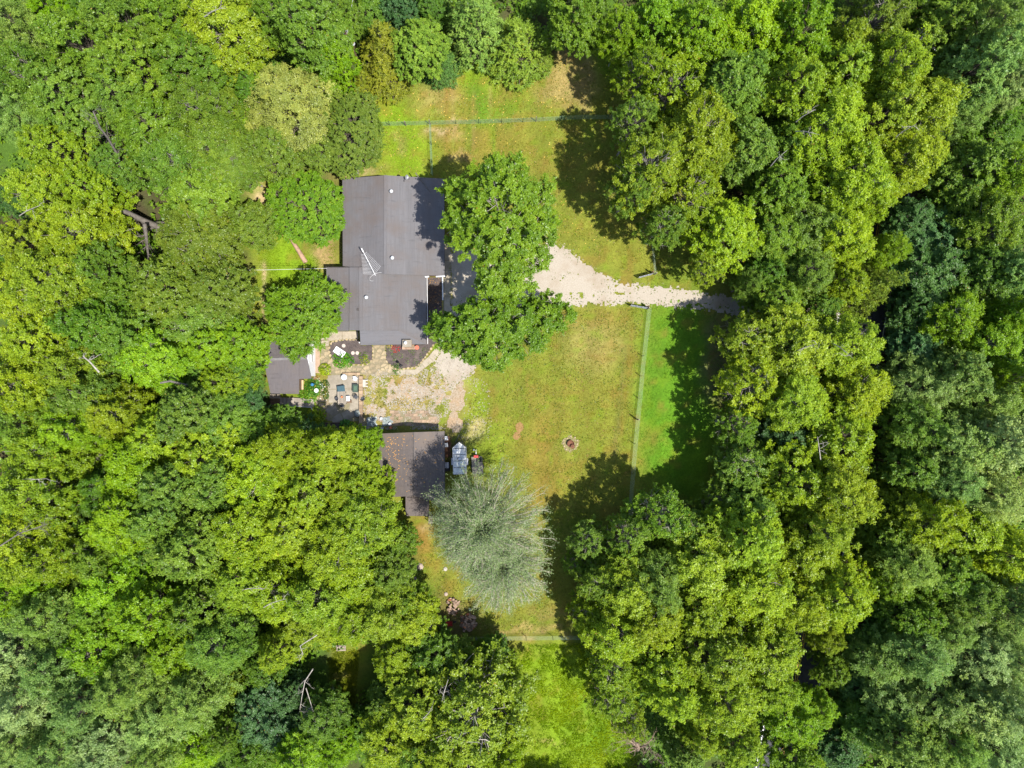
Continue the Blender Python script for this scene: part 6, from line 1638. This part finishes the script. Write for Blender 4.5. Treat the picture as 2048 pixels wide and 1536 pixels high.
# --- dead wood
def dead(name, label, loc, stems, mat, seed, cat='dead tree', twig=1.0, depth=3):
    """stems: list of (points in place coordinates, r0, r1); twigs grow from them"""
    r = np.random.RandomState(seed); T = Tubes()
    def grow(p, d, L_, rad0, dep):
        k = 5; pts = [p]
        for i in range(k):
            d = unit(d + r.randn(3) * .22); pts.append(pts[-1] + d * L_ / k)
        T.add(np.array(pts), np.linspace(rad0, rad0 * .35, k + 1), 5)
        if dep > 0:
            for j in range(r.randint(2, 5)):
                i = r.randint(1, k + 1); grow(pts[i], unit(d + r.randn(3) * .75), L_ * r.uniform(.35, .65), rad0 * .5, dep - 1)
    for (pts, r0, r1, nb) in stems:
        pts = np.array(pts, float); n = len(pts)
        T.add(pts, np.linspace(r0, r1, n), 7)
        for j in range(nb):
            u = r.uniform(.25, 1) * (n - 1); i = min(n - 2, int(u)); p = pts[i] + (pts[i + 1] - pts[i]) * (u - i)
            d = unit(unit(pts[i + 1] - pts[i]) + r.randn(3) * np.array([.8, .8, .5]))
            grow(p, d, r.uniform(1.2, 2.8) * twig, max(.025, r1 * .6), depth - 1)
    me = T.mesh(name)
    loc = Vector(loc)
    co = np.empty(len(me.vertices) * 3, np.float32); me.vertices.foreach_get('co', co); co = co.reshape(-1, 3) - np.array(loc); me.vertices.foreach_set('co', co.ravel().astype(np.float32)); me.update()
    return tag(link(name, me, M[mat], None, loc), label, cat)
dead('fallen_tree', 'thick fallen grey trunk lying in a gap of the upper left wood', W(280, 435, 0), [([W(234, 418, 7), W(255, 425, 5.8), W(285, 440, 4.2), W(322, 456, 2.4)], .26, .40, 4)], 'dead_wood', 1, 'log', 1.0)
dead('dead_branch', 'bare vertical grey branch hanging below the fallen grey trunk', W(291, 480, 0), [([W(289, 448, 7), W(292, 470, 6.5), W(294, 490, 5.5), W(297, 518, 4)], .26, .12, 9)], 'dead_wood', 2, 'branch', .6)
dead('dead_branch', 'long forked bare grey branch in the upper left wood, above the fallen trunk', W(215, 275, 0), [([W(243, 345, 6), W(236, 310, 10), W(215, 275, 13), W(200, 255, 15), W(186, 222, 16.5)], .2, .06, 12)], 'dead_wood', 3, 'branch', .9)
dead('bare_tree', 'straight brown trunk showing in a gap above the pale flowering tree', W(463, 150, 0), [([W(447, 128, 9), W(462, 148, 6), W(479, 168, 3)], .2, .26, 0)], 'dead_wood', 4, 'trunk', .4)
dead('dead_tree', 'bare brown dead tree with tangled twigs at the bottom edge', W(1275, 1500, 0), [([W(1275, 1500, 0), W(1278, 1495, 4), W(1272, 1485, 8)], .25, .15, 9), ([W(1278, 1495, 4), W(1258, 1480, 8.5), W(1248, 1462, 10)], .13, .05, 12), ([W(1278, 1495, 4), W(1296, 1490, 8.5), W(1300, 1500, 10)], .13, .05, 12)], 'dead_brown', 5, 'dead tree', 1.15)
dead('dead_branch', 'bare white forked branch hanging at the edge of the lower left gap', W(612, 1395, 0), [([W(626, 1338, 11), W(610, 1362, 10), W(604, 1392, 9), W(600, 1420, 8)], .07, .025, 6), ([W(612, 1376, 10), W(622, 1408, 9), W(628, 1428, 8.5)], .06, .02, 6)], 'bark_pale', 6, 'branch', .55)
dead('dead_branch', 'bare pale bent branch above the forked white one in the lower left wood', W(600, 1295, 0), [([W(634, 1270, 13), W(612, 1284, 13.5), W(600, 1292, 13), W(606, 1308, 12), W(598, 1322, 11)], .07, .025, 3)], 'bark_pale', 7, 'branch', .5)
dead('dead_branch', 'long bare leaning limb left of the shed in the wood', W(360, 775, 0), [([W(320, 766, 13), W(340, 762, 12.5), W(380, 772, 10), W(425, 785, 7)], .11, .16, 3)], 'dead_wood', 8, 'branch', .5)
dead('dead_branch', 'bare pale limb pointing up left in the left wood, down and left of the shed', W(180, 725, 0), [([W(166, 712, 16.5), W(180, 724, 15.5), W(198, 744, 14.5)], .06, .11, 3)], 'bark_pale', 9, 'branch', .5)
dead('dead_branch', 'fan of bare grey twigs at the left edge of the lower wood', W(60, 1060, 0), [([W(0, 1092, 17.5), W(40, 1066, 18), W(95, 1048, 18.5)], .08, .03, 14)], 'dead_wood', 10, 'branch', .7)
for k, (px, py, a, z, lab) in enumerate([(1558, 315, .8, 16, 'bare white limb at the left of the yellow green mass, upper right'), (1660, 240, .5, 17, 'bare white limb near the middle of the yellow green crowns, upper right'), (1612, 230, .6, 17.5, 'bare white limb poking up left in the yellow green crowns, upper right'),
        (1615, 265, -.1, 17, 'short level white limb in the yellow green crowns, upper right'), (1812, 260, .6, 17, 'bare white limb at the right of the yellow green crowns, upper right'), (1612, 695, .4, 17, 'bare white limb over the trees right of the lawn fence'), (1685, 700, -.6, 17.5, 'bare grey limb showing the road trees, right of the lawn'),
        (1638, 895, 1.7, 16, 'bare pale upright limb in the trees over the road'), (890, 1380, 1.3, 15.5, 'bare white upright limb in the yellowing tree at the bottom'), (915, 1470, .3, 15.5, 'bare white forked limb low in the yellowing tree at the bottom'), (935, 1485, .1, 15.5, 'bare white level limb at the foot of the yellowing tree'),
        (845, 1440, .9, 15, 'bare white limb left in the yellowing tree at the bottom'), (550, 1205, .4, 16.5, 'bare white crooked limb in the yellow green crowns, lower left'), (505, 1178, .1, 16.5, 'short bare white limb in the yellow green crowns, lower left'), (430, 22, .5, 18.5, 'bare white limb in the yellow green crown at the top edge'), (60, 420, .5, 16, 'bare pale limb in the left wood beside a dark hole'), (70, 960, .2, 18.5, 'bare grey limb in the left wood, lower half')]):
    d = 24
    dx_, dy_ = math.cos(a) * d, -math.sin(a) * d
    dead('bare_limb', lab, W(px, py, 0), [([W(px - dx_, py - dy_, z - 2.6), W(px - dx_ * .3, py - dy_ * .3 - 2, z - 1.2), W(px + dx_ * .4, py + dy_ * .4, z - .3), W(px + dx_, py + dy_ + 2, z + .2)], .06, .02, 4)], 'bark_pale', 40 + k, 'branch', .45, 2)
# ------------------------------------------------------------------ grass, pebbles, fallen leaves
M['grass'] = leaf_mat('grass_blade', trans=.25, hue=.04, val=(.42, 1.6), gloss=.12, turn=.90, turn_col=(0.22, 0.17, 0.05))
SHEETS = [DRIVE, TRACK, PATH, SHEDWALK, BED_W, BED_E, BED_N, PATIO, PX([(641, 662), (717, 662), (717, 680), (641, 692)]), PX([(886, 484), (902, 484), (902, 600), (868, 722), (832, 750), (794, 749), (794, 738), (886, 660)]),
          PX([(684, 352), (890, 352), (890, 692), (720, 692), (652, 662), (652, 534), (684, 534)]), PX([(525, 676), (632, 676), (632, 790), (540, 790)]), PX([(740, 856), (895, 856), (895, 1035), (740, 1035)])]
def grass(name, n, region, hgt, wid, seed, colr, keep=None, blades=3):
    r = np.random.RandomState(seed)
    x0, y0, x1, y1 = bb(region, 0)
    x = r.uniform(x0, x1, n); y = r.uniform(y0, y1, n)
    ok = poly_dist(x, y, region) > .1
    for s in SHEETS: ok &= ~in_poly(x, y, s)
    ok &= fbm(x, y, 1.3, 601 + seed) + .3 * (r.rand(n) - .5) > .42
    if keep is not None: ok &= keep(x, y)
    x, y = x[ok], y[ok]; n = len(x)
    x = np.repeat(x, blades) + r.randn(n * blades) * .07; y = np.repeat(y, blades) + r.randn(n * blades) * .07; n *= blades
    a = r.rand(n) * 6.283; h = hgt * r.uniform(.4, 1.2, n); ln = h * r.uniform(.4, 1.3, n)
    dx, dy = np.cos(a) * ln, np.sin(a) * ln; wx, wy = -np.sin(a) * wid, np.cos(a) * wid
    z = np.zeros(n)
    V = np.stack([np.stack([x - wx, y - wy, z], 1), np.stack([x + wx, y + wy, z], 1), np.stack([x + wx * .3 + dx, y + wy * .3 + dy, h], 1), np.stack([x - wx * .3 + dx, y - wy * .3 + dy, h], 1)], 1).reshape(-1, 3)
    var = np.clip(fbm(x, y, 2.5, 700 + seed) * .75 + r.rand(n) * .32, 0, 1)
    o = link(name, mesh_np(name, V, np.arange(4 * n).reshape(n, 4), fattr=var), M['grass'])
    o.color = (*[v * .86 for v in colr], 1)
    return tag(o, kind='stuff')
LAWN_N = PX([(745, 180), (1280, 90), (1340, 300), (1440, 470), (1470, 570), (1300, 565), (1110, 484), (1000, 430), (890, 350), (700, 345), (760, 330)])
LAWN_S = PX([(940, 760), (1100, 620), (1290, 612), (1255, 1040), (1130, 1260), (1130, 1270), (960, 1268), (850, 1210), (830, 1060), (1000, 960), (930, 900)])
LAWN_E = PX([(1300, 615), (1490, 640), (1500, 960), (1300, 1080), (1262, 1040)])
MEADOW = PX([(1010, 1290), (1170, 1285), (1260, 1400), (1280, 1560), (1020, 1560), (1050, 1400)])
LAWN_W = PX([(520, 480), (640, 470), (680, 500), (645, 560), (545, 670), (505, 640)])
grass('lawn_grass', 34000, LAWN_N, .09, .022, 1, (.150, .142, .012))
grass('lawn_grass', 40000, LAWN_S, .08, .022, 2, (.150, .138, .012))
grass('lawn_grass', 14000, LAWN_E, .09, .024, 3, (.080, .170, .010))
grass('lawn_grass', 8000, LAWN_W, .12, .024, 4, (.125, .185, .008))
grass('meadow_grass', 14000, MEADOW, .20, .03, 5, (.15, .235, .008), blades=4)
grass('lawn_grass', 5000, PX([(650, 1290), (720, 1300), (710, 1440), (670, 1430)]), .25, .03, 6, (.12, .15, .01))
grass('weeds', 2600, GYARD, .12, .03, 7, (.095, .115, .018), keep=lambda x, y: ~gy_mask(x, y))

EDGE = PX([(1060, 470), (1130, 478), (1250, 555), (1400, 575), (1400, 600), (1320, 585), (1230, 580), (1120, 520)])
def rim(px):  return PX(px)
def weeds_on_drive(x, y):
    d = poly_dist(x, y, DRIVE)
    return (d > -.8) & (d < 1.6)
def weeds(n, seed):
    r = np.random.RandomState(seed); x0, y0, x1, y1 = bb(DRIVE, 1)
    x = r.uniform(x0, x1, n); y = r.uniform(y0, y1, n)
    d = poly_dist(x, y, DRIVE); px = x * 15 + 1024; py = 768 - y * 15
    ok = (d > -.7) & (r.rand(n) < np.exp(-np.abs(d) / .45)) & (fbm(x, y, 1.0, 777) > .44)
    ok |= (d > .3) & (((np.hypot((px - 1125) / 40, (py - 553) / 9) < 1) | (np.hypot((px - 1245) / 48, (py - 580) / 11) < 1) | (np.hypot((px - 1150) / 50, (py - 592) / 7) < 1) | (np.hypot((px - 1301) / 6, (py - 588) / 14) < 1) | (np.hypot((px - 1390) / 90, (py - 605 - (px - 1390) * 0.13) / 5) < 1)) & (r.rand(n) < .35) & (fbm(x, y, .7, 779) > .5))
    x, y = x[ok], y[ok]; n = len(x)
    V, F = leaves(np.stack([x, y, np.full(n, .07)], 1), np.stack([r.randn(n) * .4, r.randn(n) * .4, np.ones(n)], 1), r.uniform(.05, .12, n), r, .5)
    o = link('drive_weeds', mesh_np('drive_weeds', V, F, fattr=r.rand(n)), M['grass']); o.color = (.085, .125, .014, 1)
    return tag(o, kind='stuff')
weeds(42000, 9)
# loose stones over the worn gravel and the edge of the drive
def pebbles(name, n, region, mat, seed, smin=.03, smax=.09, keep=None):
    r = np.random.RandomState(seed); x0, y0, x1, y1 = bb(region, .8)
    x = r.uniform(x0, x1, n); y = r.uniform(y0, y1, n); d = poly_dist(x, y, region)
    ok = (d > -.6) & (fbm(x, y, .9, 801 + seed) > .44)
    if keep is not None: ok &= keep(x, y, d, r)
    x, y = x[ok], y[ok]; n = len(x); s = r.uniform(smin, smax, n); a = r.rand(n) * 6.283
    base = np.array([[-1, -.7, 0], [1, -.8, 0], [.9, .8, 0], [-.8, .9, 0], [0.1, 0, .8]])
    ca, sa = np.cos(a), np.sin(a)
    bx = base[None, :, 0] * s[:, None]; by = base[None, :, 1] * s[:, None]
    V = np.stack([x[:, None] + bx * ca[:, None] - by * sa[:, None], y[:, None] + bx * sa[:, None] + by * ca[:, None], .015 + base[None, :, 2] * s[:, None]], -1).reshape(-1, 3)
    F = (np.arange(n)[:, None, None] * 5 + np.array([[0, 1, 4], [1, 2, 4], [2, 3, 4], [3, 0, 4]])[None]).reshape(-1, 3)
    return tag(link(name, mesh_np(name, V, F), mat), kind='stuff')
M['pebble'] = pmat('limestone_pebble', (0.28, 0.25, 0.21), (0.18, 0.15, 0.115), 1.5, .9)
pebbles('loose_gravel', 9000, GYARD, M['pebble'], 1, .03, .085)
pebbles('loose_gravel', 9000, DRIVE, M['pebble'], 2, .02, .055, lambda x, y, d, r: (r.rand(len(x)) < np.exp(-np.abs(d) / .6) + .03))
pebbles('loose_gravel', 500, PX([(930, 760), (970, 770), (975, 870), (930, 870)]), M['pebble'], 3, .025, .07)
pebbles('wood_chips', 2600, BED_W, pmat('wood_chip', (0.11, 0.08, 0.065), (0.05, 0.038, 0.034), 2, .95), 4, .03, .09, lambda x, y, d, r: d > .15)
pebbles('wood_chips', 2600, BED_E, bpy.data.materials['wood_chip'], 5, .03, .09, lambda x, y, d, r: d > .15)
pebbles('stone_chips', 1500, PX([(733, 835), (786, 833), (786, 852), (733, 853)]), pmat('slate_chip', (0.34, 0.38, 0.37), (0.12, 0.14, 0.14), 1.5, .8), 6, .04, .10, lambda x, y, d, r: (d > 0) & ((x < W(754, 0)[0]) | (x > W(765, 0)[0])))
# scattered yellow leaves on the upper lawn
M['yellow_leaf'] = pmat('fallen_yellow_leaf', (0.52, 0.38, 0.05), (0.42, 0.26, 0.06), 2, .8)
def on_lawn(r):
    while True:
        x_, y_ = W2(760 + 500 * r.rand(), 120 + 380 * r.rand())
        if in_poly(np.array([x_]), np.array([y_]), LAWN_N)[0]: return x_, y_, .10
tag(litter('fallen_leaves', 420, on_lawn, .085, M['yellow_leaf'], 21), kind='stuff')
# tufts, clover and dry spots that break up the mown turf
def tufts(name, n, region, seed, colr, size):
    r = np.random.RandomState(seed); x0, y0, x1, y1 = bb(region, 0)
    x = r.uniform(x0, x1, n); y = r.uniform(y0, y1, n); ok = poly_dist(x, y, region) > .2
    for s in SHEETS: ok &= ~in_poly(x, y, s)
    ok &= fbm(x, y, 1.1, 901 + seed) > .47
    x, y = x[ok], y[ok]; n = len(x)
    V, F = leaves(np.stack([x, y, np.full(n, .06)], 1), np.stack([r.randn(n) * .5, r.randn(n) * .5, np.ones(n)], 1), size * r.uniform(.5, 1.5, n), r, .7)
    o = link(name, mesh_np(name, V, F, fattr=r.rand(n)), M['grass']); o.color = (*[v * .86 for v in colr], 1)
    return tag(o, kind='stuff')
tufts('clover', 22000, LAWN_N, 31, (.10, .145, .014), .075)
tufts('clover', 26000, LAWN_S, 32, (.10, .135, .014), .075)
tufts('dry_grass', 9000, LAWN_S, 33, (.20, .15, .045), .07)
tufts('dry_grass', 8000, LAWN_N, 34, (.22, .165, .05), .07)
